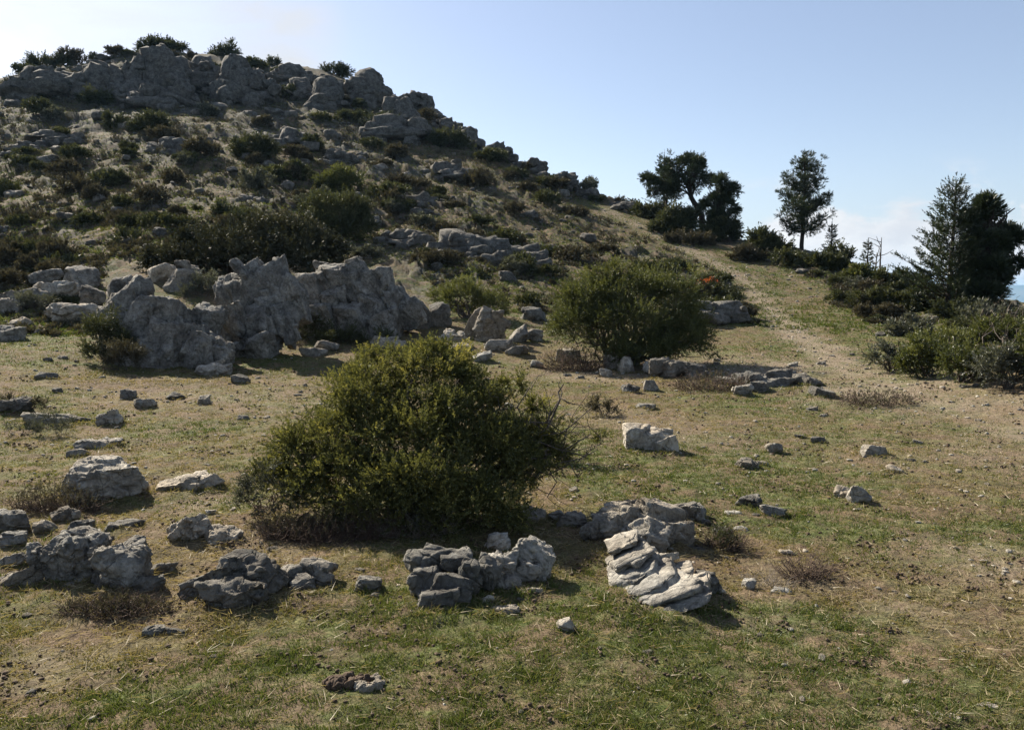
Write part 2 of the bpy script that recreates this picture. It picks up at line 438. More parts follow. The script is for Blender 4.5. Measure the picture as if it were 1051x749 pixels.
def ground_material():
    s = NT('turf and soil'); pos = s.n('ShaderNodeNewGeometry').outputs['Position']
    a = s.n('ShaderNodeAttribute', attribute_name='mask').outputs['Color']; g, d, r = s.sep(a)[0:3]
    fine = s.noise(pos, 60., 6., .7); med = s.noise(pos, 9., 5., .6); big = s.noise(pos, 1.3, 4., .55)
    dry = s.ramp(fine, [(.25, (.042, .034, .018)), (.5, (.122, .100, .050)), (.75, (.235, .197, .107))])
    dry = s.mix(s.math('MULTIPLY', big, .7), dry, s.ramp(fine, [(.25, (.048, .033, .021)), (.7, (.17, .125, .075))]))
    grn = s.ramp(fine, [(.25, (.028, .038, .012)), (.5, (.075, .095, .03)), (.75, (.145, .165, .058))])
    hl = s.n('ShaderNodeAttribute', attribute_name='heath').outputs['Fac']
    hn = s.noise(pos, .9, 7., .68); hf = s.noise(pos, 7., 6., .7)
    heath = s.mix(s.ramp(hn, [(.42, 0.), (.58, 1.)]), s.ramp(hf, [(.3, (.022, .02, .013)), (.55, (.055, .049, .033)), (.75, (.115, .1, .072))]), s.ramp(hf, [(.3, (.02, .024, .011)), (.55, (.046, .051, .023)), (.75, (.088, .088, .045))]))
    dry = s.mix(s.math('MULTIPLY', hl, .93), dry, heath)
    gm = s.math('MULTIPLY', g, s.ramp(med, [(.3, .25), (.62, 1.)]))
    col = s.mix(gm, dry, grn)
    col = s.mix(.8, col, s.ramp(s.noise(pos, 14., 5., .75), [(.3, .35), (.5, 1.), (.7, 1.35)]), 'MULTIPLY')
    red = s.math('MULTIPLY', s.ramp(s.noise(pos, 2.2, 6., .7), [(.44, 0.), (.56, 1.)]), .85)
    col = s.mix(red, col, s.ramp(fine, [(.25, (.04, .026, .017)), (.5, (.125, .085, .055)), (.75, (.25, .19, .13))]))
    col = s.mix(.85, col, s.ramp(s.noise(pos, 3.6, 7., .75), [(.34, .5), (.5, 1.), (.66, 1.3)]), 'MULTIPLY')
    soil = s.ramp(s.noise(pos, 35., 7., .72), [(.28, (.075, .056, .04)), (.5, (.20, .16, .115)), (.72, (.34, .29, .225))])
    dm = s.math('MULTIPLY', d, s.ramp(s.noise(pos, 5., 6., .7), [(.3, .15), (.6, 1.)]))
    col = s.mix(dm, col, soil)
    rk = s.ramp(s.noise(pos, 6., 7., .7), [(.3, (.022, .022, .018)), (.5, (.07, .069, .059)), (.7, (.14, .137, .12))])
    rm = s.math('MULTIPLY', r, s.ramp(s.noise(pos, 1.1, 6., .7), [(.42, 0.), (.56, 1.)]))
    col = s.mix(rm, col, rk)
    vor = s.n('ShaderNodeTexVoronoi', {'Vector': pos, 'Scale': 14., 'Detail': 2.}).outputs[0]
    h = s.math('ADD', s.math('MULTIPLY', fine, .5), s.math('ADD', med, s.math('MULTIPLY', vor, .25)))
    return s.pbr(col, .97, s.bump(h, .9, .03), .1)

def rock_material(name, light=1., warm=.5, lichen=.4):
    s = NT(name); tc = s.n('ShaderNodeTexCoord').outputs['Object']
    rnd = s.n('ShaderNodeObjectInfo').outputs['Random']
    v = s.n('ShaderNodeVectorMath', {0: tc, 1: s.n('ShaderNodeCombineXYZ', {'X': s.math('MULTIPLY', rnd, 37.), 'Y': s.math('MULTIPLY', rnd, 91.)}).outputs[0]}, operation='ADD').outputs[0]
    a = s.noise(v, 3.2, 8., .68, .4); b = s.noise(v, 22., 7., .72); c = s.noise(v, 1.1, 3., .5)
    k = light
    grey = s.ramp(a, [(.27, (.06 * k, .058 * k, .052 * k)), (.43, (.21 * k, .20 * k, .18 * k)), (.56, (.36 * k, .345 * k, .305 * k)), (.74, (.6 * k, .57 * k, .5 * k))])
    cream = s.ramp(a, [(.25, (.14 * k, .115 * k, .085 * k)), (.5, (.38 * k, .325 * k, .25 * k)), (.8, (.58 * k, .51 * k, .41 * k))])
    col = s.mix(s.math('MULTIPLY', s.ramp(c, [(.38, 0.), (.62, 1.)]), warm), grey, cream)
    col = s.mix(s.math('MULTIPLY', s.ramp(s.noise(v, 9., 5., .6, .8), [(.54, 0.), (.62, 1.)]), lichen), col, (.075, .078, .07))
    col = s.mix(s.math('MULTIPLY', s.ramp(s.noise(v, 14., 4., .6), [(.62, 0.), (.68, 1.)]), .5), col, (.5 * k, .5 * k, .46 * k))
    col = s.mix(.75, col, s.ramp(b, [(.28, .2), (.48, .85), (.62, 1.2), (.8, 1.5)]), 'MULTIPLY')
    vc = s.n('ShaderNodeTexVoronoi', {'Vector': s.n('ShaderNodeVectorMath', {0: v, 1: s.n('ShaderNodeVectorMath', {0: s.n('ShaderNodeTexNoise', {'Vector': v, 'Scale': 4.}).outputs[1], 'Scale': .35}, operation='SCALE').outputs[0]}, operation='ADD').outputs[0], 'Scale': 5.}, feature='DISTANCE_TO_EDGE').outputs[0]
    cr = s.ramp(vc, [(0., 0.), (.045, 1.)])
    h = s.math('ADD', s.math('MULTIPLY', a, 1.4), s.math('ADD', s.math('MULTIPLY', b, .55), s.math('MULTIPLY', cr, .3)))
    return s.pbr(col, .93, s.bump(h, 1., .05), .15)

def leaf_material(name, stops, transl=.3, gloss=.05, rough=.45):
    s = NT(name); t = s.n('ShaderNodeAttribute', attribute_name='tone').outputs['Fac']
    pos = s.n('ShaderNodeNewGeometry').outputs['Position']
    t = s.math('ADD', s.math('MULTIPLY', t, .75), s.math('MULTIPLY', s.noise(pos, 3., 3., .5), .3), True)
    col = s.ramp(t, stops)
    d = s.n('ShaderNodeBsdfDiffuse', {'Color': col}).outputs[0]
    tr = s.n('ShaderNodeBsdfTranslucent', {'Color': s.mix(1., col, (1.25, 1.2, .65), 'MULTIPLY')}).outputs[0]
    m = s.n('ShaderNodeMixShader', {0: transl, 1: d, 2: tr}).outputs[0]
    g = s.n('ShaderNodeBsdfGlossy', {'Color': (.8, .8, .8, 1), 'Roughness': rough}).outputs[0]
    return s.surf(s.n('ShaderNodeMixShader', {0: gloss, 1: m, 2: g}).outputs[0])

def bark_material(name, a, b):
    s = NT(name); v = s.n('ShaderNodeTexCoord').outputs['Object']
    n = s.noise(s.n('ShaderNodeMapping', {'Vector': v, 'Scale': (1, 1, .25)}).outputs[0], 30., 5., .65)
    return s.pbr(s.ramp(n, [(.3, a), (.7, b)]), .9, s.bump(n, .6, .01), .15)

M_GROUND = ground_material()
M_ROCK = rock_material('weathered limestone', .7, .8, .42)
M_OUT = rock_material('grey outcrop limestone', .66, .3, .5)
M_CREAM = rock_material('pale cream limestone', 1.05, .9, .28)
M_DARK = rock_material('dark lichened limestone', .5, .45, .5)
M_HILL = rock_material('hillside limestone', .41, .3, .5)
JUN = [(.0, (.026, .031, .014)), (.35, (.072, .08, .032)), (.68, (.145, .147, .054)), (1., (.34, .3, .095))]
M_JUN = leaf_material('juniper needles', JUN, .36, .015)
M_JUN2 = leaf_material('olive juniper needles', [(0, (.025, .032, .014)), (.4, (.06, .072, .026)), (.75, (.11, .12, .04)), (1, (.17, .175, .06))], .32, .03)
M_SCRUB = leaf_material('grey brown scrub', [(0, (.028, .026, .019)), (.4, (.062, .056, .038)), (.75, (.105, .093, .06)), (1, (.16, .14, .095))], .15, .02)
M_OLIVE = leaf_material('dull olive scrub', [(0, (.02, .025, .012)), (.4, (.044, .051, .023)), (.8, (.082, .09, .04)), (1, (.13, .13, .06))], .22, .03)
M_GREYLEAF = leaf_material('grey green garrigue', [(0, (.03, .034, .026)), (.5, (.08, .086, .066)), (1, (.19, .195, .155))], .2, .03)
M_DARKLEAF = leaf_material('glossy dark leaves', [(0, (.014, .016, .009)), (.5, (.036, .038, .02)), (1, (.085, .082, .045))], .15, .03, .5)
M_PINE = leaf_material('pine needles', [(0, (.010, .017, .009)), (.5, (.026, .038, .017)), (1, (.055, .07, .028))], .2, .04)
M_RED = leaf_material('orange leaves', [(0, (.12, .03, .012)), (.5, (.3, .075, .025)), (1, (.45, .14, .05))], .35, .02)
M_BARK = bark_material('grey bark', (.035, .028, .022), (.13, .11, .09))
M_PBARK = bark_material('dark pine bark', (.018, .014, .011), (.06, .048, .038))
M_TWIG = bark_material('bleached twigs', (.09, .07, .055), (.3, .26, .215))
M_BTWIG = bark_material('brown twigs', (.04, .028, .022), (.15, .11, .085))
M_DUNG = bark_material('dried dung', (.028, .02, .014), (.12, .085, .06))
M_GRASS = leaf_material('grass blades', [(0, (.05, .076, .02)), (.3, (.094, .118, .035)), (.52, (.145, .13, .055)), (.72, (.22, .178, .098)), (1, (.36, .3, .195))], .3, .02)

# ------------------------------------------------------------------ camera, sun, sky
cam = bpy.data.cameras.new('camera'); camo = bpy.data.objects.new('camera', cam); C.objects.link(camo)
camo.location = (0, 0, CAMZ); camo.rotation_euler = (math.pi / 2 - PITCH, 0, 0)
cam.sensor_fit = 'HORIZONTAL'; cam.angle = 2 * math.atan(525.5 / F); cam.clip_end = 120000; cam.clip_start = .05
scene.camera = camo
SUN_AZ, SUN_EL = math.radians(-41), math.radians(35)
sd = Vector((math.sin(SUN_AZ) * math.cos(SUN_EL), math.cos(SUN_AZ) * math.cos(SUN_EL), math.sin(SUN_EL)))
sun = bpy.data.lights.new('sun', 'SUN'); sun.energy = 5.; sun.angle = math.radians(.5); sun.color = (1, .91, .77)
so = bpy.data.objects.new('sun', sun); C.objects.link(so); so.rotation_euler = (-sd).to_track_quat('-Z', 'Y').to_euler(); so.location = (-40, 30, 60)
vs = scene.view_settings; vs.view_transform = 'Standard'; vs.look = 'None'; vs.exposure = 1.38; vs.gamma = 1.; vs.use_curve_mapping = False

def make_world():
    w = bpy.data.worlds.new('World'); scene.world = w; w.use_nodes = True; t = w.node_tree; t.nodes.clear()
    s = NT.__new__(NT); s.t = t
    out = s.n('ShaderNodeOutputWorld')
    sky = s.n('ShaderNodeTexSky', sky_type='NISHITA', sun_disc=False, sun_elevation=SUN_EL, sun_rotation=SUN_AZ, altitude=700., air_density=1., dust_density=1., ozone_density=1.4)
    v = s.n('ShaderNodeTexCoord').outputs['Generated']
    def blob(u, vv, inner, outer):
        q = ray(u, vv); q = q / np.linalg.norm(q)
        d = s.n('ShaderNodeVectorMath', {0: v, 1: tuple(q)}, operation='DOT_PRODUCT').outputs['Value']
        return s.n('ShaderNodeMapRange', {'Value': d, 'From Min': math.cos(math.radians(outer)), 'From Max': math.cos(math.radians(inner))}, interpolation_type='SMOOTHSTEP').outputs[0]
    vz = s.n('ShaderNodeSeparateXYZ', {0: v}).outputs[2]
    # cumulus bank low on the right, thin veils high on the left
    mp = s.n('ShaderNodeMapping', {'Vector': v, 'Scale': (1, 1, 1.9)}).outputs[0]
    n = s.noise(mp, 9., 8., .56, .25)
    bank = s.n('ShaderNodeMapRange', {'Value': vz, 'From Min': .155, 'From Max': .04}, interpolation_type='SMOOTHSTEP').outputs[0]
    near = s.math('ADD', blob(905, 262, 1., 9.), s.math('ADD', s.math('MULTIPLY', blob(570, 168, .2, 3.5), .75), .22), True)
    m = s.math('MULTIPLY', bank, near)
    cl = s.n('ShaderNodeMapRange', {'Value': s.math('ADD', s.math('MULTIPLY', n, 2.2), s.math('MULTIPLY', m, .62)), 'From Min': 1.26, 'From Max': 1.5}, interpolation_type='SMOOTHSTEP').outputs[0]
    shade = s.ramp(s.noise(mp, 13., 7., .6), [(.36, (5.0, 5.15, 5.45)), (.65, (6.4, 6.4, 6.4))])
    n2 = s.noise(s.n('ShaderNodeMapping', {'Vector': v, 'Scale': (1, 1, 3.2), 'Rotation': (0, .5, 0)}).outputs[0], 4.5, 7., .55, .6)
    veil = s.math('ADD', s.math('MULTIPLY', blob(-60, 60, 2., 24.), .75), s.math('MULTIPLY', blob(285, 38, .3, 5.), .95))
    veil = s.math('MULTIPLY', veil, s.n('ShaderNodeMapRange', {'Value': n2, 'From Min': .3, 'From Max': .72}).outputs[0], True)
    low = s.n('ShaderNodeMapRange', {'Value': vz, 'From Min': .16, 'From Max': -.01}, interpolation_type='SMOOTHSTEP').outputs[0]
    col = s.mix(1., sky.outputs[0], (1.1, 1.02, 1.0), 'MULTIPLY')
    col = s.mix(.16, col, (4.5, 4.75, 5.2))
    col = s.mix(s.math('MULTIPLY', low, .6), col, (3.2, 3.85, 4.9))
    col = s.mix(veil, col, (5.2, 5.3, 5.45))
    cl = s.math('MULTIPLY', cl, s.math('MULTIPLY', m, 5., True))
    col = s.mix(s.math('MULTIPLY', cl, 1.), col, shade)
    bg = s.n('ShaderNodeBackground', {'Color': col, 'Strength': .059})
    t.links.new(bg.outputs[0], out.inputs[0])
make_world()

# ------------------------------------------------------------------ ground, sea, far hills
def berm_at(x, y):
    """soil and turf banked up against the feet of the rocks"""
    out = np.zeros(len(x)); order = np.argsort(x); xs = x[order]
    for bx, by, br in BASES:
        if br > 1.5 or math.hypot(bx, by) > 17: continue
        i = order[np.searchsorted(xs, bx - 1.7 * br):np.searchsorted(xs, bx + 1.7 * br)]; i = i[np.abs(y[i] - by) < 1.7 * br]
        out[i] = np.maximum(out[i], min(.16 * br, .05) * np.exp(-np.maximum(np.hypot(x[i] - bx, y[i] - by) - .75 * br, 0) ** 2 / (.35 * br) ** 2))
    i = np.flatnonzero(out > 1e-4); out[i] *= .7 + .8 * fbm(xy0(x[i], y[i], 7.), 2, 88)
    return out

def build_ground():
    az = np.concatenate([np.radians(np.arange(-180, -43, 3.)), np.radians(np.arange(-43, 43, .1)), np.radians(np.arange(43, 180, 3.))])
    rr = np.concatenate([[.02, .5, 1.1], np.geomspace(1.6, 92, 500), np.geomspace(96, 4100, 60)])
    A, Rr = np.meshgrid(az, rr, indexing='ij'); x = (Rr * np.sin(A)).ravel(); y = (Rr * np.cos(A)).ravel()
    z = zfull(x, y); g, d, r, hill = masks(x, y)
    # turf clods and ledges
    rad = np.hypot(x, y); nearw = sstep(1.5, 4, rad) * (1 - sstep(25, 50, rad))
    z = z + nearw * (.02 * fbm(xy0(x, y, 4.), 3, 71) + .012 * fbm(xy0(x, y, 14.), 2, 72)) * (1 - .5 * d)
    z = z + berm_at(x, y)
    na, nr = len(az), len(rr)
    i = np.arange(na)[:, None]; j = np.arange(nr - 1)[None]; i2 = (i + 1) % na
    Q = np.stack([i * nr + j, i * nr + j + 1, i2 * nr + j + 1, i2 * nr + j], -1).reshape(-1, 4)
    me = np_mesh('ground', np.stack([x, y, z], 1), Q[:, ::-1], True, {'mask': np.stack([g, d, r], 1), 'heath': hill})
    o = link('ground', me, M_GROUND); o['kind'] = 'structure'; o['label'] = 'grazed stony turf and hillside with a worn dirt track'
def build_far():
    s = NT('sea water'); pos = s.n('ShaderNodeNewGeometry').outputs['Position']
    m = s.pbr((.012, .045, .075, 1), .35, s.bump(s.noise(pos, .02, 4.), .3, 4.), .4)
    V = np.array([[-60000, -60000, -402], [60000, -60000, -402], [60000, 60000, -402], [-60000, 60000, -402]], float)
    o = link('sea', np_mesh('sea', V, np.array([[0, 1, 2, 3]])), m); o['kind'] = 'structure'
    s = NT('far wooded hills'); pos = s.n('ShaderNodeNewGeometry').outputs['Position']
    m = s.pbr(s.ramp(s.noise(pos, .004, 6.), [(.35, (.025, .04, .02)), (.65, (.11, .1, .06))]), .95, None, .1)
    az = np.radians(np.linspace(14, 66, 300)); w = np.linspace(-1, 1, 40)
    A, W = np.meshgrid(az, w, indexing='ij'); rr = 8000 + W * 1700
    x, y = rr * np.sin(A), rr * np.cos(A)
    cr = 455 + 40 * fbm(xy0(x.ravel(), y.ravel(), .0005), 5, 5, ridged=True)
    end = sstep(0, .3, (A.ravel() - az[0]) / (az[-1] - az[0])) * sstep(0, .3, (az[-1] - A.ravel()) / (az[-1] - az[0]))
    z = -420 + cr * (1 - np.abs(W.ravel()) ** 1.5) * end
    i = np.arange(299)[:, None] * 40; j = np.arange(39)[None]
    Q = np.stack([i + j, i + j + 1, i + 40 + j + 1, i + 40 + j], -1).reshape(-1, 4)
    o = link('hills', np_mesh('hills', np.stack([x.ravel(), y.ravel(), z], 1), Q[:, ::-1]), m); o['kind'] = 'structure'
build_far()

def build_haze():
    s = NT('pale blue air'); v = s.n('ShaderNodeVolumePrincipled', {'Color': (.38, .66, 1., 1), 'Density': 1.0e-4, 'Anisotropy': .1}); s.t.links.new(v.outputs[0], s.out.inputs[1])
    x0, z0, z1 = 61000., -440., 96.
    V = np.array([[a, b, c] for c in (z0, z1) for b in (-x0, x0) for a in (-x0, x0)])
    Q = np.array([[0, 2, 3, 1], [4, 5, 7, 6], [0, 1, 5, 4], [2, 6, 7, 3], [0, 4, 6, 2], [1, 3, 7, 5]])
    o = link('haze', np_mesh('haze', V, Q, False), s.m); o['kind'] = 'stuff'; o['label'] = 'thin blue air over the far country'; o['category'] = 'haze'
build_haze()

# ------------------------------------------------------------------ rocks
MATS = dict(o=M_OUT, g=M_ROCK, c=M_CREAM, d=M_DARK, h=M_HILL)
def set_rock(label, u, vb, w, h, seed, mat='g', ratio=.75, sub=5, group=None, name='rock', rough=.055, crack=.035, strata=0., npl=11, lo=.6, tilt=0., rz=None, cat='rock'):
    P = at(u, vb); dep = depth_of(P); k = dep / F; W = w * k; D = W * ratio
    e = math.atan2(CAMZ - P[2], math.hypot(P[0], P[1]))
    H = max(.3 * h * k, (h * k - D * max(math.sin(e), 0) * .75) / math.cos(e))
    sink = .3 * H + .03 * W
    dims = (W, D, H + sink)
    V, Fc = rock_mesh(seed, sub, dims, rough, crack, strata, npl, lo, tilt)
    V[:, 2] += (H + sink) / 2 - sink
    q = P.copy(); f = unit(np.array([P[0], P[1], 0])); q += f * D * .45; q[2] = min(gz(q[0], q[1]), P[2] + .35 * D)
    BASES.append((q[0], q[1], .5 * W))
    o = link(name, np_mesh(name, V, Fc), MATS[mat], None, q, rz if rz is not None else -math.atan2(P[0], P[1]))
    return tag(o, label, cat, group)

BASES = []
def outcrop(label, anchor, blocks, seed, voxel, mat='g', name='rock_outcrop', rough=.05, crack=.03, strata=0., tilt=(.3, .1, 1), cat='outcrop', size=None, group=None, sub=4, npl=10, pieces=4, joint=0.):
    """one body of bedrock: angular blocks (u, v, w, h, set-back, tilt sideways, tilt back) fused and weathered"""
    A = at(*anchor); dep = depth_of(A); k = dep / F; rng = RNG(seed); parts = []
    for i, b in enumerate(blocks):
        u, v, w, h, dy = b[:5]
        if dy <= .3 and pieces != 2: v, h = v + .09 * h, h * 1.2
        ry = math.radians(b[5]) if len(b) > 5 else rng.normal() * .12; rx = math.radians(b[6]) if len(b) > 6 else rng.normal() * .1
        dd = math.radians(b[7]) if len(b) > 7 else rng.normal() * .3
        dr = b[8] if len(b) > 8 else .8
        p = unproj(u, v, dep + dy); kk = (dep + dy) / F
        dm = np.array([w * kk, max(w, h * .7) * kk * dr, h * kk]); V, Fc = cluster(seed * 31 + i, sub, dm, pieces, .5, 4 if pieces == 2 else 6, .14 if pieces == 2 else .2)
        bs = float(np.cbrt(np.prod(dm))); V = weather(V + seed * .37 + i * .11, Fc, seed + i, bs, rough * .5, crack * .8, strata, joint=joint) - seed * .37 - i * .11
        parts.append((V @ rot(rx, ry, dd).T + p - A, Fc))
    V, Fc = join(parts)
    BASES.append((A[0], A[1], .5 * (max(b[0] + b[2] / 2 for b in blocks) - min(b[0] - b[2] / 2 for b in blocks)) * k))
    return tag(link(name, np_mesh(name, V, Fc), MATS[mat], None, A), label, cat, group)


def build_rocks():
    R = set_rock
    # --- foreground, left side
    R('chunky grey boulder with a cream top and a hollow front, left foreground', 108, 517, 86, 52, 11, 'c', .8, 6, crack=.06, rough=.08)
    R('flat cream slab lying in turf left of the big juniper', 196, 506, 74, 22, 12, 'c', .6, 5)
    R('thin cream slab above the chunky cream-topped boulder', 101, 462, 46, 13, 13, 'c', .7, 5)
    R('small pointed dark stone beside the thin cream slab', 80, 469, 22, 9, 14, 'g', .7, 4)
    R('small knobbly pale rock at the far left between tufts and slab', 113, 437, 28, 18, 15, 'c', .8, 5)
    R('long flat grey slab behind two grey tufts at the left edge', 62, 438, 76, 14, 16, 'g', .5, 5)
    R('low dark rock at the left edge behind the grey tufts', 14, 425, 34, 20, 17, 'd', .8, 5)
    R('dark stub of stone left of three stones in a row', 132, 410, 17, 11, 18, 'd', .8, 4)
    R('wedge stone with shadowed side next to the dark stub', 149, 419, 22, 12, 19, 'g', .8, 4)
    R('small brown stone between the wedge stone and round stone', 181, 410, 20, 8, 20, 'd', .7, 4)
    R('small rounded grey stone below the fractured outcrop', 209, 415, 14, 10, 21, 'g', .9, 4)
    R('flat dark stone in turf left of the outcrop boulders', 48, 390, 26, 9, 22, 'd', .7, 4)
    R('grey boulder with white veins in the middle of the left turf', 196, 556, 44, 30, 23, 'c', .8, 6, crack=.06)
    R('low pale rock touching the white veined boulder', 230, 559, 44, 20, 24, 'c', .7, 5, crack=.06)
    R('small white stone above the white veined boulder', 217, 528, 12, 6, 25, 'c', .7, 3)
    R('low dark hump of stone left of the white veined boulder', 128, 544, 40, 12, 26, 'd', .6, 4)
    # --- rock cluster at the left edge
    R('rounded layered boulder at the left edge of the photo', 10, 548, 42, 30, 27, 'g', .8, 5, strata=.03)
    R('smaller boulder under the layered one at the left edge', 14, 562, 26, 18, 28, 'g', .8, 5)
    outcrop('broad cracked rock hump of upright blocks in the left foreground', (95, 605),
            [(62, 572, 34, 48, .12, -18), (80, 570, 46, 44, .1, -12), (98, 572, 40, 50, .15, 6), (121, 582, 54, 48, 0, 8), (140, 578, 26, 38, .1, 12), (40, 572, 18, 34, .1, -25), (88, 552, 50, 18, .35, 6)],
            31, .011, 'g', strata=.03, rough=.075, crack=.07, pieces=7, sub=5)
    R('leaning thin slab at the left edge below the layered boulder', 14, 606, 62, 20, 32, 'g', .35, 5, tilt=-.32)
    R('short leaning slab above the long thin one at the left edge', 10, 583, 36, 14, 33, 'g', .4, 5, tilt=-.25)
    R('small tilted block behind the cracked rock hump', 46, 548, 24, 16, 34, 'g', .8, 4)
    R('grey stone on top side of the cracked rock hump', 67, 537, 30, 18, 35, 'g', .8, 5)
    R('narrow stone standing behind the cracked rock hump', 84, 546, 26, 14, 36, 'd', .8, 4)
    R('round grey stone behind right end of the cracked hump', 138, 568, 28, 20, 37, 'g', .8, 5)
    R('flat slab lying at the foot of the cracked rock hump', 76, 606, 34, 14, 38, 'c', .6, 4)
    R('dark broken rock at the right foot of the cracked hump', 155, 610, 32, 24, 39, 'd', .9, 5)
    R('small flat stones edge right of the cracked hump', 170, 590, 26, 16, 40, 'g', .7, 4)
    outcrop('dark wedge shaped boulder with a pointed right end, left foreground', (245, 620),
            [(222, 596, 66, 34, .15, -14), (252, 588, 60, 42, .12, 4), (270, 600, 44, 44, .1, 22), (205, 606, 40, 22, .1, -10), (245, 606, 70, 30, -.02, 0)], 41, .011, 'd', rough=.075, crack=.07, pieces=7, sub=5)
    outcrop('low rounded rock right of the dark wedge boulder', (315, 605), [(300, 590, 34, 26, .1), (324, 586, 40, 24, .12), (335, 596, 22, 18, .05), (312, 598, 30, 16, 0)], 42, .011, 'g', rough=.07, crack=.06, pieces=6)
    R('small grey wedge stone between low rounded rock and dark ledge', 378, 607, 30, 18, 43, 'g', .8, 5)
    R('half buried row of flat stones in the lower left grass', 158, 653, 26, 12, 44, 'd', .6, 5)
    R('half buried grey stone beside the flat stones in the grass', 182, 652, 24, 9, 45, 'd', .6, 4)
    # --- ledges under the big juniper
    outcrop('dark crumbling ledge below the big juniper', (455, 622),
            [(440, 574, 50, 24, .28, 0), (470, 576, 44, 24, .25, 5), (436, 594, 34, 24, .12), (462, 600, 50, 30, .08, 4), (482, 590, 28, 34, .12), (450, 612, 50, 18, 0), (500, 584, 30, 30, .2)], 46, .011, 'd', strata=.04, crack=.05)
    outcrop('pale domed boulder of stacked layers right of the dark ledge', (535, 602),
            [(514, 584, 42, 34, .05, -6), (540, 574, 52, 44, .12, 10), (552, 582, 30, 40, .1, 18), (520, 594, 40, 24, 0)], 47, .010, 'c', strata=.045, tilt=(-.35, .1, 1), rough=.06, crack=.06, pieces=6, sub=5)
    R('upright pale rock behind the domed boulder of layers', 512, 566, 26, 22, 48, 'c', .7, 5)
    R('small pale stone at the foot of the dark ledge', 501, 623, 15, 13, 49, 'c', .8, 4)
    R('flat layered stones in front of the domed boulder', 519, 632, 32, 12, 50, 'g', .6, 5, strata=.05)
    R('grey slab lying in the domed boulder shadow', 545, 612, 26, 12, 51, 'g', .6, 4)
    R('lone pale stone on the grass right of the domed boulder', 579, 648, 19, 14, 52, 'c', .9, 4)
    R('shaded pale rock under the right end of the juniper', 546, 535, 40, 20, 53, 'g', .7, 5)
    R('small shaded rock beside the juniper roots', 572, 535, 20, 13, 54, 'g', .8, 4)
    R('rounded shaded rock at the juniper right foot', 586, 542, 34, 20, 55, 'g', .8, 5)
    outcrop('rough grey outcrop with a rounded crest right of the big juniper', (655, 566),
            [(640, 534, 66, 40, .25, -12), (672, 532, 54, 42, .28, 8), (612, 544, 34, 30, .2, -14), (660, 548, 60, 34, .05), (690, 546, 40, 30, .1, 10), (672, 521, 34, 16, .35, 0), (634, 522, 36, 18, .35, -10)],
            56, .012, 'g', strata=.03, rough=.07, crack=.07, pieces=6, sub=5)
    R('smooth rounded boulder at the right end of the grey outcrop', 706, 536, 38, 24, 57, 'g', .9, 5)
    outcrop('slanting pale rock strata like tilted book pages in the foreground', (668, 622),
            [(640, 556, 40, 10, .55, -24, 0, 0, 1.2), (646, 570, 54, 11, .44, -27, 0, .1, 1.2), (651, 584, 66, 12, .33, -25, 0, .1, 1.1), (660, 597, 84, 12, .2, -22, 0, 0, 1.0),
             (676, 608, 92, 13, .06, -20, 0, 0, .9), (694, 617, 80, 11, -.06, -18, 0, 0, .8), (712, 598, 40, 14, .16, -10), (690, 590, 50, 12, .3, -20, 0, 0, 1.), (676, 574, 40, 11, .44, -24), (672, 600, 60, 34, .42, 0), (655, 575, 34, 40, .6, 0)],
            58, .0095, 'c', strata=.02, tilt=(-.42, .1, 1), crack=.03, rough=.05, sub=4, pieces=2)
    R('dark lump ending the slanting strata on their right', 726, 612, 32, 30, 59, 'd', .9, 5)
    R('thin blade of stone sticking out right of the strata', 733, 610, 24, 9, 60, 'c', .5, 4, tilt=-.3)
    R('shaded flat stone between outcrop and strata', 718, 571, 44, 12, 61, 'd', .6, 4)
    R('rock with a dark plant in its shadow right of the outcrop', 743, 555, 24, 16, 62, 'd', .8, 5)
    R('small pale flake above the plant in the outcrop shadow', 760, 546, 18, 7, 63, 'c', .7, 3)
    # --- turf on the right
    outcrop('squared block of pale stone with a flat pink-cream top', (664, 465),
            [(665, 449, 54, 28, .16, 4, 0, -.2, .75), (653, 449, 24, 24, .08, 0), (682, 456, 30, 22, .05, 6)], 64, .012, 'c', crack=.04, rough=.04, npl=7)
    R('small layered grey stone right of the squared block', 766, 482, 24, 13, 65, 'g', .8, 5, strata=.05)
    R('flat chip beside the small layered grey stone', 783, 478, 12, 6, 66, 'g', .7, 3)
    R('small white pointed stone near the middle right', 794, 466, 18, 13, 67, 'c', .8, 4)
    R('dark clod lying right of the white pointed stone', 840, 455, 16, 8, 68, 'd', .8, 4)
    R('dark flat clod behind the white pointed stone', 822, 450, 14, 5, 69, 'd', .7, 3)
    R('flat oblong pale slab alone on the right turf', 897, 469, 38, 14, 70, 'c', .45, 5, rz=.25)
    R('left stone of the pair standing on the right turf', 864, 512, 17, 14, 71, 'c', .9, 4)
    R('larger rounded stone of the pair on the right turf', 881, 517, 24, 21, 72, 'c', .9, 5, npl=16)
    R('cream chip at the right edge beside the oblong slab', 918, 485, 18, 8, 73, 'c', .6, 3)
    R('low crumbly rock right of the rounded crest outcrop', 768, 520, 28, 13, 74, 'd', .8, 5)
    R('low grey rock trailing off the crumbly rock', 792, 531, 28, 14, 75, 'g', .7, 5)
    R('pale small flake left of the crumbly rock', 753, 530, 20, 7, 76, 'c', .7, 3)
    R('thin cream sliver of stone below the crumbly rocks', 806, 570, 20, 7, 77, 'c', .5, 3, rz=-.4)
    R('small pointed cream stone amid grass right of the strata', 768, 606, 15, 13, 78, 'c', .9, 4)
    R('pale bony stone right of the pointed cream stone', 802, 611, 22, 9, 79, 'c', .6, 4)
    R('flat buried slab in the bottom right corner', 955, 737, 66, 10, 80, 'c', .5, 5)
    R('cream chip at the edge of the bottom right slab', 1015, 727, 24, 7, 81, 'c', .6, 4)
    R('small cream pebble above the bottom right slab', 931, 703, 9, 6, 82, 'c', .9, 3)
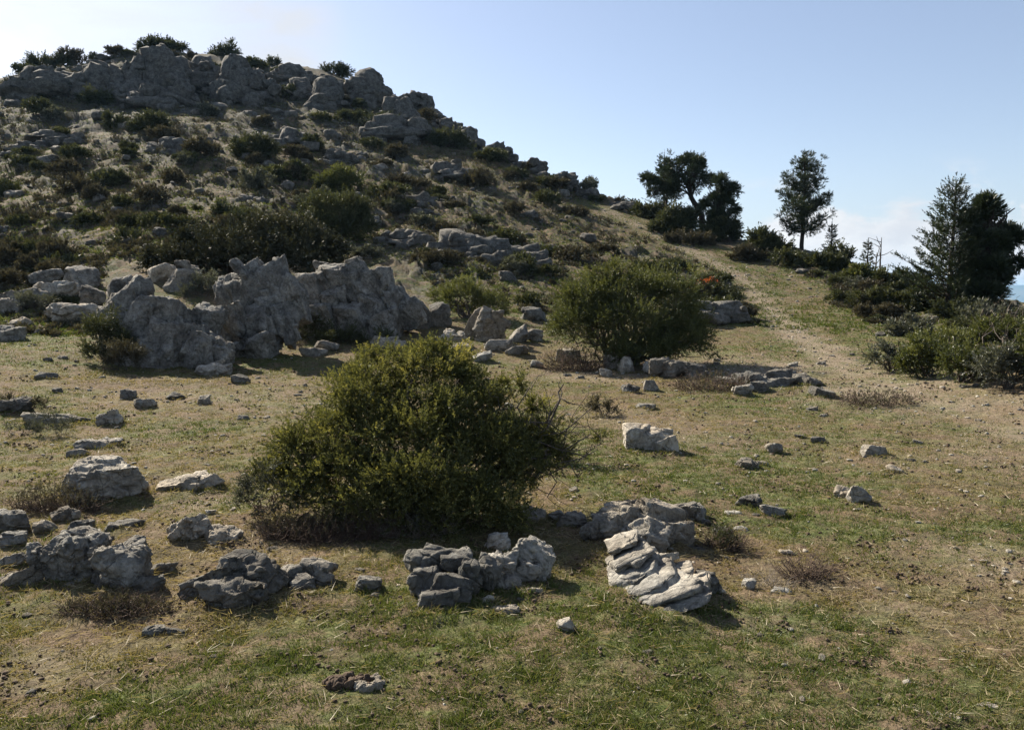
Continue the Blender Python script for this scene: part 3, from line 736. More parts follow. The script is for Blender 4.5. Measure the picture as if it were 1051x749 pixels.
    # --- loose stones near the second bush
    R('tilted pale slab of stone below the second bush', 583, 372, 26, 14, 83, 'g', .7, 4)
    R('left stone of the cluster below the second bush', 622, 387, 14, 10, 84, 'c', .9, 4)
    R('tall cream stone in the cluster below the second bush', 628, 380, 17, 16, 85, 'c', .8, 4)
    R('pointed stone in the cluster below the second bush', 643, 384, 18, 19, 86, 'c', .7, 4)
    R('largest stone of the cluster below the second bush', 671, 385, 24, 16, 87, 'c', .8, 5)
    R('flat dark stone lying below the cluster of stones', 646, 404, 22, 10, 88, 'd', .5, 4, rz=-.4)
    R('rounded stone below the largest of the cluster', 668, 402, 17, 13, 89, 'c', .8, 4)
    R('thin flat stone beside the small round dark tuft', 660, 420, 26, 7, 90, 'g', .6, 4)
    R('pale stone left of the slab cluster under the second bush', 551, 378, 14, 8, 91, 'g', .8, 3)
    R('bright wedge stone at the front of the low rock heap', 762, 407, 24, 14, 92, 'c', .8, 5)
    R('flat dark stone leaning on the bright wedge stone', 779, 404, 26, 14, 93, 'd', .6, 5)
    R('dark tipped rock at the right end of the low rock heap', 843, 409, 30, 12, 94, 'd', .7, 5)
    R('grey rock behind the dark tipped rock', 834, 398, 24, 12, 95, 'd', .8, 4)
    outcrop('low heap of dark bedrock beside the dirt track', (795, 397), [(775, 388, 30, 14, .1), (800, 386, 36, 18, .2), (822, 390, 30, 14, .1), (790, 393, 50, 12, 0), (760, 388, 20, 10, .2)], 96, .03, 'd', strata=.04)
    R('flat shaded stone between second bush and low heap', 742, 395, 24, 9, 97, 'd', .7, 4)
    outcrop('dark shaded boulders beneath the second bush', (700, 390), [(692, 378, 32, 18, .1), (712, 380, 26, 18, .1), (676, 374, 26, 16, .2), (724, 386, 16, 12, 0)], 98, .03, 'd')
    outcrop('grey bedrock steps right of the second bush', (735, 332), [(715, 318, 34, 22, .4), (742, 318, 40, 22, .4), (760, 322, 24, 16, .2), (730, 326, 50, 14, 0), (700, 312, 26, 18, .6)], 99, .04, 'd', strata=.03)
    # --- slabs between the fractured outcrop and the second bush
    R('big triangular slab standing on edge behind the juniper', 503, 352, 40, 38, 101, 'g', .45, 5, npl=6, tilt=.15)
    R('thin slab standing left of the big triangular slab', 486, 348, 16, 34, 102, 'g', .6, 4, tilt=.2)
    R('squat block left of the standing slabs', 452, 336, 26, 26, 103, 'd', .8, 5)
    R('grey boulder at the right end of the fractured outcrop', 432, 338, 26, 30, 104, 'd', .8, 5)
    R('flat pale slab on rubble behind the juniper top', 465, 356, 36, 16, 105, 'c', .7, 5)
    R('second flat slab under the pale slab behind the juniper', 470, 364, 34, 12, 106, 'g', .6, 4)
    R('rounded pale rock below the triangular slab', 512, 360, 30, 12, 107, 'c', .7, 4)
    R('pointed rock right of the triangular slab', 533, 352, 22, 18, 108, 'g', .8, 4)
    R('low grey rock beside the pointed rock', 548, 350, 20, 12, 109, 'g', .8, 4)
    R('leaning stone above the pointed rock', 548, 330, 26, 14, 110, 'd', .8, 4)
    R('grey block in rubble left of the second bush', 530, 366, 24, 11, 111, 'g', .8, 4)
    R('pale low rock behind the juniper in rubble', 495, 372, 22, 10, 112, 'c', .8, 4)
    R('white streaked rock poking from the outcrop shadow', 398, 358, 40, 12, 113, 'c', .6, 5)
    R('small dark rock in the outcrop shadow', 335, 361, 26, 10, 114, 'g', .7, 4)
    R('flat pale rock at the edge of the outcrop shadow', 322, 366, 30, 8, 115, 'g', .6, 4)
    # --- the fractured grey outcrop
    outcrop('left mass of the fractured grey outcrop, a tall leaning buttress', (165, 388),
            [(136, 330, 52, 100, 1.80, -6, -12), (160, 340, 64, 84, 1.50, 22, -14), (184, 352, 66, 66, 1.25, 24, -14), (208, 362, 50, 46, 1.05, 16, -12), (122, 346, 36, 70, 1.50, -8), (214, 332, 36, 40, 1.90, 10), (130, 296, 26, 30, 2.00, -12), (158, 368, 70, 40, 1.20, 6, -10), (228, 366, 30, 34, 1.00, 8)],
            121, .034, 'o', sub=5, rough=.042, crack=.07, pieces=4, joint=1.2)
    outcrop('middle towers of the fractured grey outcrop', (255, 378),
            [(234, 300, 26, 46, 2.00, -18), (250, 304, 29, 56, 1.85, -14), (266, 298, 31, 70, 1.80, -21), (284, 296, 37, 66, 1.70, -17), (300, 308, 31, 60, 1.70, -13), (246, 336, 30, 56, 1.30, -20), (270, 336, 34, 62, 1.30, -16), (228, 346, 26, 44, 1.20, -12), (292, 334, 30, 60, 1.40, -19), (262, 360, 56, 34, 0.90, -15), (280, 318, 30, 50, 1.50, -22)],
            122, .034, 'o', sub=5, rough=.042, crack=.075, pieces=4, joint=1.2)
    outcrop('right mass of the fractured grey outcrop with a stepped crest', (360, 362),
            [(318, 306, 36, 64, 2.00, -14), (334, 300, 33, 58, 2.10, -10), (352, 296, 36, 62, 2.10, -17), (370, 294, 42, 62, 2.10, -13), (388, 300, 39, 56, 2.00, -9), (404, 310, 36, 46, 1.90, -16), (418, 322, 36, 38, 1.85, -12), (330, 332, 44, 46, 1.50, -8), (362, 330, 44, 48, 1.50, -15), (394, 334, 40, 36, 1.50, -11), (308, 326, 26, 56, 1.80, -18), (364, 272, 20, 18, 2.60, -14), (332, 276, 18, 22, 2.70, -10), (346, 314, 30, 40, 1.70, -17), (384, 318, 30, 40, 1.70, -13)],
            123, .036, 'o', sub=5, rough=.042, crack=.075, pieces=4, joint=1.2)
    R('round smooth boulder at the foot of the left buttress', 161, 377, 38, 28, 124, 'g', .9, 5, npl=18)
    R('pale flat topped boulder at the foot of the buttress', 207, 372, 48, 24, 125, 'c', .7, 5)
    R('separate pale boulder on turf in front of the buttress', 218, 388, 36, 18, 126, 'c', .8, 5)
    R('small pointed dark stone right of the separate boulder', 247, 394, 20, 10, 127, 'd', .7, 4)
    R('dark thin stones under the round smooth boulder', 160, 381, 34, 6, 128, 'd', .5, 4)
    R('square boulder on top of the outcrop beside grey shrubs', 187, 300, 40, 26, 129, 'g', .8, 5)
    R('pale low block among grey shrubs on the outcrop', 170, 290, 34, 16, 130, 'c', .7, 4)
    for i, (u, v, w, h, lab) in enumerate([(85, 300, 36, 24, 'rough grey rock nearest the left buttress'), (60, 312, 44, 22, 'pale sloping rock left of the left buttress'), (30, 318, 50, 20, 'long low rock toward the left edge of the slope'),
                                         (75, 333, 60, 20, 'earth streaked rock slope below the grey rocks'), (8, 322, 30, 18, 'square rock on the left edge of the slope'), (48, 296, 34, 14, 'flat rock behind the pale sloping rock'),
                                         (10, 350, 34, 16, 'dark rock on the left edge above the turf'), (95, 318, 26, 24, 'upright rock leaning on the left buttress'), (20, 336, 30, 10, 'small pale rock above the dark left edge rock')]):
        R(lab, u, v, w, h, 140 + i, 'gcgcgggdc'[i % 9], .8, 5)
build_rocks()

def crag(label, u, v, w, h, seed, n, mat='h', vb=None, voxel=None, dyr=2.2):
    if v < 120: v += 1; h -= 2
    rng = RNG(seed); vb = vb or v + h / 2; bl = []
    bl.append((u, vb - h * .12, w * .92, h * .42, dyr * .6, 0, -10))
    for i in range(max(3, n // 2)):
        bw = w * rng.uniform(.34, .6); fu = rng.uniform(-1, 1); uu = u + fu * (w - bw) / 2
        top = v - h / 2 + h * (.45 * abs(fu) ** 1.6 + rng.uniform(0, .18)); bh = max(vb + h * .1 - top, h * .3)
        bl.append((uu, top + bh / 2, bw, bh, dyr * rng.uniform(.5, 1.), rng.normal() * 7, rng.normal() * 8 - 8))
    for i in range(n):
        bw = w * rng.uniform(.16, .38); bh = min(bw * rng.uniform(.5, 1.), h * .5); fu = rng.uniform(-1, 1); q = rng.uniform(.3, 1.05)
        bl.append((u + fu * (w - bw * .6) / 2, v - h / 2 + h * (.4 * fu * fu + q * (1 - .4 * fu * fu)), bw, bh, dyr * (1 - q) * .9, rng.normal() * 10, rng.normal() * 8))
    A = at(u, vb); k = depth_of(A) / F
    return outcrop(label, (u, vb), bl, seed, voxel or max(.045, 1.25 * k), mat, 'crag', .075, .05, .012, cat='crag', sub=3, pieces=3)

def build_crags():
    for i, c in enumerate([
        ('leftmost summit crag with scrub on its crest', 45, 82, 90, 42, 5), ('summit crag left of the highest tower', 98, 80, 60, 46, 6),
        ('left shoulder of the highest summit tower', 134, 73, 44, 62, 5), ('highest rounded tower of the summit', 168, 68, 66, 72, 7),
        ('broad pale crag in front of the highest tower', 182, 94, 56, 36, 6), ('squared summit crag right of the highest tower', 242, 82, 54, 54, 6),
        ('stepped crag at the right of the summit squared crag', 268, 84, 40, 50, 5), ('low broken crag between the two summits', 305, 88, 44, 34, 5),
        ('crag under the second summit, left part', 335, 92, 50, 40, 6), ('crag forming the second summit crest', 376, 88, 60, 44, 7),
        ('crag on the right shoulder of the second summit', 410, 108, 48, 42, 6), ('rounded crag halfway down the second summit shoulder', 446, 118, 26, 22, 4),
        ('grey crag below the second summit, above scrub', 405, 130, 80, 34, 6), ('small ridge crag above the right slope', 480, 140, 36, 24, 5),
        ('low ridge crag further down the right slope', 512, 156, 36, 22, 5), ('rough ridge crag left of the dark knob', 545, 170, 40, 22, 5),
        ('dark knob of rock standing out on the ridge', 577, 182, 36, 30, 6), ('low rock at the right foot of the dark knob', 606, 198, 36, 14, 4),
        ('striped bedrock bank in the middle of the slope', 480, 246, 90, 44, 9), ('bedrock bank right of the striped bank', 535, 258, 60, 34, 7), ('dark bedrock below the dark round bush', 415, 240, 60, 30, 6),
        ('grey bedrock patch under the left shoulder', 60, 140, 60, 20, 5), ('grey boulder group in the slope centre', 175, 148, 50, 26, 5), ('pale bedrock patch right of slope centre', 300, 140, 60, 30, 6), ('grey rock bank under the second summit', 345, 160, 50, 24, 5), ('bedrock bank under the ridge crags', 460, 175, 70, 26, 6),
        ('grey boulder bank above the glossy bush', 255, 205, 46, 18, 4), ('pale bedrock near the left edge', 25, 150, 40, 18, 4), ('bedrock ledge right of the bright hill bush', 430, 205, 50, 18, 5), ('low crag at the top of the trail', 640, 210, 34, 12, 4),
        ('rock shoulder between the highest tower and the squared crag', 208, 72, 54, 50, 6), ('low rocky crest left of the second summit', 300, 76, 60, 26, 6), ('rough rock face under the highest tower', 150, 98, 60, 30, 6),
        ('rocky step between the second summit and its shoulder', 428, 100, 40, 32, 5), ('rocky crest descending from the rounded shoulder crag', 462, 130, 40, 22, 5),
    ]):
        crag(c[0], c[1], c[2] + (c[4] * .08 if 18 <= i < 30 else 0), c[3], c[4] * (.85 if 18 <= i < 30 else 1.), 300 + i, c[5] + 3)
build_crags()

build_ground()

# ------------------------------------------------------------------ grass and gravel (beyond counting)
def build_grass():
    rng = RNG(77); n = 1900000
    r = np.exp(rng.uniform(math.log(2.1), math.log(50), n)); a = rng.uniform(-.74, .74, n)
    x, y = r * np.sin(a), r * np.cos(a)
    g, d, rk, hill = masks(x, y)
    cl = .6 * fbm(xy0(x, y, 3.2), 3, 81) + .75 * fbm(xy0(x, y, 11.), 2, 82)
    keep = rng.uniform(size=n) < np.clip((.62 + .38 * g) * (1 - .9 * d) * (.66 + 1.1 * cl) * (1 - .6 * hill), .02, 1)
    x, y, r, g, d, cl = x[keep], y[keep], r[keep], g[keep], d[keep], cl[keep]; n = len(x)
    cx, cy = [], []
    for bx, by, br in BASES:
        if br > 3.5 or math.hypot(bx, by) > 17: continue
        m = int(1500 * min(br, 1.2) ** 1.1); th = rng.uniform(0, TAU, m); q = br * (rng.uniform(.7, 1.12, m) + .12 * np.sin(3 * th + bx * 9)); cx.append(bx + q * np.cos(th)); cy.append(by + .8 * q * np.sin(th))
    cx, cy = np.concatenate(cx), np.concatenate(cy); cg = masks(cx, cy)
    collar = np.concatenate([np.zeros(n, bool), np.ones(len(cx), bool)]); x = np.concatenate([x, cx]); y = np.concatenate([y, cy]); r = np.hypot(x, y); g = np.concatenate([g, cg[0] * .7]); d = np.concatenate([d, cg[1] * .3]); cl = np.concatenate([cl, .2 + 0 * cx]); n = len(x); z = zfull(x, y) + berm_at(x, y) - .006
    straw = rng.uniform(size=n) < np.where(collar, .22, .03 + .12 * (1 - g))
    hgt = np.where(straw, rng.uniform(.02, .075, n), rng.uniform(.006, .019, n) * np.where(collar, 1.7, 1.) * (1 + .6 * g + 1.1 * np.clip(cl, -.4, 1))) * (1 + .035 * np.minimum(r, 30))
    wid = np.where(straw, .0012, .0019) * (1 + .17 * r)
    th = rng.uniform(0, TAU, n); lean = np.where(straw, rng.uniform(1.15, 1.5, n), rng.uniform(.2, 1.3, n))
    D = np.stack([np.sin(lean) * np.cos(th), np.sin(lean) * np.sin(th), np.cos(lean)], 1)
    S = unit(np.cross(D, rng.normal(size=(n, 3))))
    B = np.stack([x, y, z + np.where(straw, .012, 0)], 1)
    V = np.stack([B - S * wid[:, None], B + S * wid[:, None], B + D * hgt[:, None]], 1).reshape(-1, 3)
    gn = np.clip(g + .5 * fbm(xy0(x, y, 1.1), 3, 85) + .35 * fbm(xy0(x, y, 5.), 2, 86), 0, 1)
    tone = np.where(straw, rng.uniform(.7, 1, n), np.clip(.74 - .66 * gn + rng.normal(0, .13, n), 0, 1))
    me = np_mesh('grass', V, np.arange(n * 3).reshape(-1, 3), False, {'tone': np.repeat(tone, 3)})
    o = link('grass', me, M_GRASS); o['kind'] = 'stuff'; o['label'] = 'short grazed grass, green in patches and straw dry elsewhere'; o['category'] = 'grass'
build_grass()

def stones_mesh(name, P, size, rng, sub, squash=(.35, .8)):
    V0, F0 = ico(sub); n = len(P); pr = []
    for k in range(14):
        V, _ = block(900 + k, sub, (1, 1, 1), 7, .5); pr.append(V)
    pr = np.array(pr)[rng.integers(0, 14, n)]
    sc = np.stack([rng.uniform(.7, 1.3, n), rng.uniform(.7, 1.3, n), rng.uniform(*squash, n)], 1) * size[:, None]
    V = pr * sc[:, None]; th = rng.uniform(0, TAU, n); c, s = np.cos(th)[:, None], np.sin(th)[:, None]
    V = np.stack([V[..., 0] * c - V[..., 1] * s, V[..., 0] * s + V[..., 1] * c, V[..., 2]], -1) + P[:, None]
    Fc = (F0[None] + (np.arange(n) * len(V0))[:, None, None]).reshape(-1, 3)
    return np_mesh(name, V.reshape(-1, 3), Fc, False)

def build_gravel():
    rng = RNG(5); n = 42000
    r = np.exp(rng.uniform(math.log(2.1), math.log(48), n)); a = rng.uniform(-.74, .74, n)
    x, y = r * np.sin(a), r * np.cos(a); g, d, rk, h = masks(x, y)
    keep = rng.uniform(size=n) < .02 + .09 * (r > 6) * (h < .5) + .45 * d * (r > 5) + .06 * d
    x, y, r = x[keep], y[keep], r[keep]
    size = (.006 + .016 * rng.random(len(x)) ** 4) * (1 + .16 * r)
    P = np.stack([x, y, zfull(x, y) + berm_at(x, y) + size * .1], 1)
    o = link('gravel', stones_mesh('gravel', P, size, rng, 2), M_CREAM); o['kind'] = 'stuff'; o['label'] = 'pale chips of stone strewn over the turf and track'; o['category'] = 'gravel'
build_gravel()

def build_litter():
    rng = RNG(6); n = 80000
    r = np.exp(rng.uniform(math.log(2.1), math.log(20), n)); a = rng.uniform(-.74, .74, n); x, y = r * np.sin(a), r * np.cos(a)
    cl = fbm(xy0(x, y, 2.1), 4, 111); keep = (cl + rng.normal(size=n) * .12 > .18); x, y, r = x[keep], y[keep], r[keep]; n = len(x)
    size = (.004 + .010 * rng.random(n) ** 3) * (1 + .15 * r); P = np.stack([x, y, zfull(x, y) + berm_at(x, y) + size * .3], 1)
    o = link('litter', stones_mesh('litter', P, size, rng, 1, (.4, 1.)), M_DUNG); o['kind'] = 'stuff'; o['label'] = 'dark crumbs of soil and old droppings through the turf'; o['category'] = 'litter'
build_litter()

# ------------------------------------------------------------------ shrubs
def lobe_samples(lobes, n, rng, inner=.55, up=.35, tuft=13, tuft_r=None):
    """points and outward directions through the shells of a set of ellipsoid lobes (c, r)"""
    c = np.array([l[0] for l in lobes]); r = np.array([l[1] for l in lobes])
    area = r[:, 0] * r[:, 2] + r[:, 1] * r[:, 2]; k = rng.choice(len(lobes), n, p=area / area.sum())
    m = max(1, n // tuft); k = k[:m]
    d = unit(rng.normal(size=(m, 3))); d[:, 2] = np.where(d[:, 2] < -.45, -d[:, 2] * .6, d[:, 2]); d = unit(d)
    rad = rng.uniform(inner, 1, m) ** .6
    lump = 1 + .52 * fbm(c[k] * 1.3 + d * 2.9, 3, 5) + rng.normal(0, .05, m)
    P = c[k] + d * r[k] * (rad * lump)[:, None]
    deep = np.zeros(m)
    for j in range(len(lobes)):
        q = np.linalg.norm((P - c[j]) / r[j], axis=1); deep = np.where(j != k, np.maximum(deep, 1 - q), deep)
    keep = (deep < .42) | (rng.uniform(size=m) < .12)
    P, d, rad, k = P[keep], d[keep], rad[keep], k[keep]
    tr = (.21 if tuft_r is None else tuft_r) * r[k].mean(1) if tuft_r is None else np.full(len(P), tuft_r)
    o = rng.normal(size=(len(P), tuft, 3)) * .55
    D = unit(unit(d / r[k] * r[k].mean(1)[:, None])[:, None] + np.array([0, 0, up]) + o * 1.9 + rng.normal(size=(len(P), tuft, 3)) * .2)
    Q = P[:, None] + o * tr[:, None, None]
    return Q.reshape(-1, 3), D.reshape(-1, 3), np.repeat(rad, tuft)

def shrub(label, u, vb, lobes_px, seed, mat, dens, L, ll, lw, nl=20, name='shrub', cat='shrub', group=None, stems=26, stem_r=.012, bark=None, inner=.5, up=.4, bare=(), tone_bias=0., dead=0, thin=.0, deep=.8, spread=(.45, 1.1)):
    """lobes_px: (u, v, half-width, half-height, set-back in metres) in picture units, turned into metres at the shrub's distance"""
    A = at(u, vb); dep = depth_of(A) ; k = dep / F; rng = RNG(seed); f = unit(np.array([A[0], A[1], 0.]))
    base = A + f * np.mean([l[2] for l in lobes_px]) * k * (.5 if dens > 300 else .12); base[2] = gz(base[0], base[1]); dep = depth_of(base)
    lobes = []
    u0, u1 = min(l[0] - l[2] for l in lobes_px), max(l[0] + l[2] for l in lobes_px); v0 = min(l[1] - l[3] for l in lobes_px)
    if dens < 300: lobes_px = list(lobes_px) + [((u0 + u1) / 2, vb - .3 * (vb - v0), .42 * (u1 - u0), .36 * (vb - v0), 0)]
    for l in lobes_px:
        dy = l[4] if len(l) > 4 else 0.; dd = dep + dy; c = unproj(l[0], l[1], dd) - base; kk = dd / F
        lobes.append((c, np.array([l[2] * kk, (l[2] * .55 + l[3] * .35) * kk * deep, l[3] * kk])))
    lc = np.array([c for c, _ in lobes]); lq = np.array([q for _, q in lobes])
    drop = max(0., float(np.min(lc[:, 2] + base[2] - lq[:, 2] * (.7 if dens > 300 else .15) - zfull(lc[:, 0] + base[0], lc[:, 1] + base[1]))))
    if drop > 0: lobes = [(c - np.array([0, 0, drop]), q) for c, q in lobes]
    r = root(name, base); tag(r, label, cat, group)
    n = int(dens * (1. if dens > 2000 else 2.3 if dens > 300 else 3.) * sum((q[0] * q[2] + q[1] * q[2]) for _, q in lobes))
    P, D, rad = lobe_samples(lobes, n, rng, inner * .55, up)
    g = zfull(P[:, 0] + base[0], P[:, 1] + base[1]) - base[2]; ok = P[:, 2] > g + .01; P, D, rad = P[ok], D[ok], rad[ok]
    if thin:
        ok = fbm(P / thin + seed, 2, seed) > -.2; P, D, rad = P[ok], D[ok], rad[ok]
    zt = max(c[2] + q[2] for c, q in lobes); tv = RNG(seed + 1).normal(0, .17, 1 + len(P) // 13); tv = tv[(np.flatnonzero(ok) if False else np.arange(len(P))) // 13]
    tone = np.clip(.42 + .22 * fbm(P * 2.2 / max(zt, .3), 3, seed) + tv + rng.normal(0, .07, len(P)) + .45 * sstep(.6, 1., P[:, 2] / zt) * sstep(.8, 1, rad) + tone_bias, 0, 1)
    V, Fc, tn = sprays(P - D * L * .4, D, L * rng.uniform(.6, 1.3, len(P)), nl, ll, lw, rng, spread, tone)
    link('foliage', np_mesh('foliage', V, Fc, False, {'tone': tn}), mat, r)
    parts = []
    for i in range(stems + len(bare) * 5):
        if i < stems:
            c, q = lobes[rng.integers(len(lobes))]; e = c + unit(rng.normal(size=3)) * q * rng.uniform(.3, .95)
        else:
            bu, bv, bw, bh, bd = bare[(i - stems) % len(bare)]; dd = dep + bd
            e = unproj(bu + rng.uniform(-1, 1) * bw, bv + rng.uniform(-1, 1) * bh, dd + rng.normal() * .1) - base
        e[2] = max(e[2], .05 * zt); s0 = rng.normal(size=3) * .06 * zt; s0[2] = -.04
        Q = curve_pts(s0, e, 12, .55, rng, .06); rr = np.linspace(1, .22, 12) * stem_r * rng.uniform(.6, 1.3)
        parts.append(tube(Q, rr, 5))
        for b in range(4 if i >= stems else 2):
            t = rng.integers(4, 11); e2 = Q[t] + unit(unit(e) + rng.normal(size=3) * .8) * np.linalg.norm(e) * rng.uniform(.12, .3)
            Q2 = curve_pts(Q[t], e2, 7, .6, rng); parts.append(tube(Q2, np.linspace(.6, .15, 7) * rr[t] + .0008, 4))
    if parts: link('stems', np_mesh('stems', *join(parts)), bark or M_BARK, r)
    return r

def twig_heap(label, u, v, w, h, seed, n, mat=None, leaf=None, cat='dead scrub', name='dry_scrub', dy=.5, ln=.16, thick=.0022, group=None):
    """a low tangle of dry twigs"""
    rng = RNG(seed); A = at(u, v); k = depth_of(A) / F; W = w * k / 2; H = h * k; base = A.copy()
    r = root(name, base); tag(r, label, cat, group); parts = []
    for i in range(n):
        th = rng.uniform(0, TAU); q = math.sqrt(rng.uniform()); x, y = W * q * math.cos(th), W * dy * q * math.sin(th) + W * dy
        a = np.array([x, y, gz(base[0] + x, base[1] + y) - base[2]]); d = unit(np.array([rng.normal() * .7 + x / W * .5, rng.normal() * .7, rng.uniform(.25, 1.1)]))
        e = a + d * min(ln * rng.uniform(.5, 1.3), H * (1.25 - .6 * q) / max(d[2], .3) + .03)
        Q = curve_pts(a, e, 6, .5, rng); parts.append(tube(Q, np.linspace(1, .35, 6) * thick * rng.uniform(.7, 1.4), 3))
        for b in range(2):
            t = rng.integers(1, 5); e2 = Q[t] + unit(d + rng.normal(size=3) * .7) * ln * .35
            parts.append(tube(curve_pts(Q[t], e2, 4, .4, rng), np.array([.7, .55, .4, .25]) * thick, 3))
    link('twigs', np_mesh('twigs', *join(parts)), mat or M_TWIG, r)
    if leaf:
        m = int(leaf[1]); th = rng.uniform(0, TAU, m); q = np.sqrt(rng.uniform(size=m)); x, y = W * q * np.cos(th), W * dy * q * np.sin(th) + W * dy
        z = zfull(base[0] + x, base[1] + y) - base[2] + H * rng.uniform(.1, .95, m) * (1 - .7 * q ** 2)
        D = unit(np.stack([rng.normal(size=m) * .5, rng.normal(size=m) * .5, np.ones(m)], 1))
        V, Fc, tn = sprays(np.stack([x, y, z], 1), D, .05, 14, leaf[2], leaf[3], rng)
        link('foliage', np_mesh('foliage', V, Fc, False, {'tone': tn}), leaf[0], r)
    return r

def build_shrubs():
    S = shrub
    S('big dense green juniper bush in the middle of the foreground', 430, 532,
      [(436, 372, 54, 36, .3), (374, 398, 48, 40, .15), (396, 360, 34, 22, .4), (446, 350, 38, 20, .45), (340, 440, 42, 38, 0), (420, 436, 70, 50, -.1), (494, 402, 36, 32, .2), (496, 450, 58, 44, -.1), (526, 380, 20, 16, .3), (474, 372, 24, 18, .4),
       (548, 436, 32, 28, .2), (536, 470, 38, 28, -.1), (566, 452, 24, 22, .1), (304, 452, 32, 34, 0), (284, 474, 26, 28, -.05), (328, 480, 42, 32, -.2), (352, 474, 48, 36, -.3), (390, 492, 66, 30, -.35), (476, 494, 66, 34, -.5), (334, 496, 36, 26, -.2), (430, 476, 54, 36, -.5), (366, 372, 14, 12, .4),
       (306, 432, 18, 16, .1), (548, 400, 14, 10, .3), (410, 508, 66, 18, -.45), (480, 512, 66, 20, -.5), (354, 414, 18, 16, .0), (512, 424, 22, 20, -.1), (456, 402, 26, 24, -.1)],
      501, M_JUN, 6600, .085, .021, .0068, 22, 'juniper_bush', 'bush', stems=60, stem_r=.014, thin=.0, bare=[(575, 440, 34, 28, .15), (600, 455, 24, 20, .1), (560, 420, 26, 30, .2), (585, 470, 30, 14, .0)], deep=1., up=.22)
    S('sparse twisted juniper sprays reaching right from the big bush', 585, 478, [(578, 446, 28, 22, .1), (606, 450, 18, 11, .1), (560, 424, 22, 20, .2), (590, 466, 26, 12, 0)], 502, M_JUN, 560, .1, .024, .007, 20, 'juniper_sprig', 'bush', stems=10, stem_r=.009, thin=.2)
    S('grey blue leafy cushion shrub at the left foot of the big juniper', 268, 524, [(264, 490, 24, 34, -.35), (284, 502, 22, 22, -.45), (252, 506, 16, 18, -.3)], 503, M_GREYLEAF, 3400, .07, .017, .005, 20, 'garrigue_shrub', stems=12, stem_r=.005, bark=M_BTWIG, tone_bias=-.15)
    twig_heap('tangle of dry grey brown twigs in front of the big juniper', 340, 558, 160, 44, 504, 760, M_BTWIG, (M_SCRUB, 420, .02, .004), dy=.32)
    twig_heap('bleached silvery twigs at the right of the brown tangle', 420, 552, 80, 34, 505, 220, M_TWIG, (M_GREYLEAF, 160, .018, .004), dy=.4)
    twig_heap('dry brown scrub at the left of the chunky cream topped boulder', 48, 528, 90, 34, 506, 260, M_BTWIG, (M_SCRUB, 300, .02, .004), dy=.35)
    twig_heap('flattened dark dead scrub under the cracked rock hump', 112, 636, 110, 12, 507, 170, M_BTWIG, (M_SCRUB, 240, .018, .004), dy=.35)
    twig_heap('dry grass stalks right of the slanting strata', 790, 604, 40, 18, 508, 50, M_TWIG, None, dy=.5, ln=.12, thick=.0014)
    twig_heap('dark dead twigs around the stone heap right of the strata', 832, 596, 40, 26, 509, 120, M_BTWIG, None, dy=.5)
    twig_heap('small dark bristly tuft on the low crumbly rock', 745, 566, 34, 26, 510, 120, M_BTWIG, (M_OLIVE, 120, .02, .004), dy=.5)
    twig_heap('dry twigs right of the dirt track bend', 905, 418, 80, 16, 511, 90, M_BTWIG, (M_SCRUB, 160, .03, .007), dy=.4, ln=.3, thick=.004)
    twig_heap('brown twigs under the second bush on its left', 590, 382, 60, 34, 512, 200, M_BTWIG, (M_SCRUB, 260, .03, .008), dy=.4, ln=.4, thick=.005)
    twig_heap('brown twiggy clump in front of the low rock heap', 735, 402, 80, 20, 513, 200, M_BTWIG, (M_SCRUB, 200, .03, .008), dy=.4, ln=.3, thick=.004)
    S('wispy grey tuft left of the knobbly pale rock', 56, 448, [(50, 436, 22, 14, 0), (66, 440, 14, 12, 0)], 514, M_GREYLEAF, 3000, .08, .02, .004, 18, 'grey_tuft', 'tuft', stems=6, stem_r=.004)
    S('second wispy grey tuft nearer the left edge', 20, 448, [(14, 440, 16, 10, 0), (30, 442, 12, 9, 0)], 515, M_GREYLEAF, 3000, .08, .02, .004, 18, 'grey_tuft', 'tuft', stems=6, stem_r=.004)
    S('dark scrub on the low rock at the left edge', 22, 424, [(12, 413, 20, 10, 0), (40, 416, 14, 9, 0)], 516, M_SCRUB, 3000, .08, .022, .006, 18, 'low_shrub', stems=6, stem_r=.005)
    S('small round dark tuft alone on the turf by the cluster of stones', 620, 428, [(618, 416, 15, 11, 0), (628, 420, 11, 8, 0)], 517, M_SCRUB, 3400, .1, .026, .007, 18, 'low_shrub', stems=8, stem_r=.006)
    S('second large juniper bush beyond the stone cluster', 640, 378,
      [(606, 312, 40, 30, .3), (648, 300, 44, 28, .4), (688, 308, 34, 30, .3), (640, 338, 62, 32, 0), (592, 334, 32, 24, 0), (700, 336, 26, 24, .2), (620, 288, 22, 14, .4), (700, 352, 32, 24, -.3), (660, 362, 44, 20, -.3), (668, 352, 40, 22, .1), (632, 276, 8, 10, .4)],
      521, M_JUN2, 900, .2, .042, .012, 22, 'juniper_bush', 'bush', stems=50, stem_r=.03, thin=.4, deep=1.1)
    S('small bright yellow green bush behind the slabs', 480, 328, [(478, 304, 32, 17, .2), (500, 312, 24, 16, 0), (456, 302, 14, 12, .3), (470, 292, 12, 8, .3)], 522, M_JUN2, 480, .2, .045, .013, 22, 'juniper_bush', 'bush', stems=16, stem_r=.02, tone_bias=.18)
    S('dark wide bush of glossy leaves above the fractured outcrop', 245, 284,
      [(300, 250, 46, 26, 1.), (255, 255, 44, 26, .5), (215, 258, 40, 22, .3), (180, 266, 30, 14, 0), (330, 262, 24, 24, .8), (158, 272, 14, 8, 0), (280, 236, 28, 14, 1.2)],
      523, M_DARKLEAF, 210, .3, .09, .045, 14, 'glossy_bush', 'bush', stems=20, stem_r=.03, deep=1., spread=(.6, 1.4))
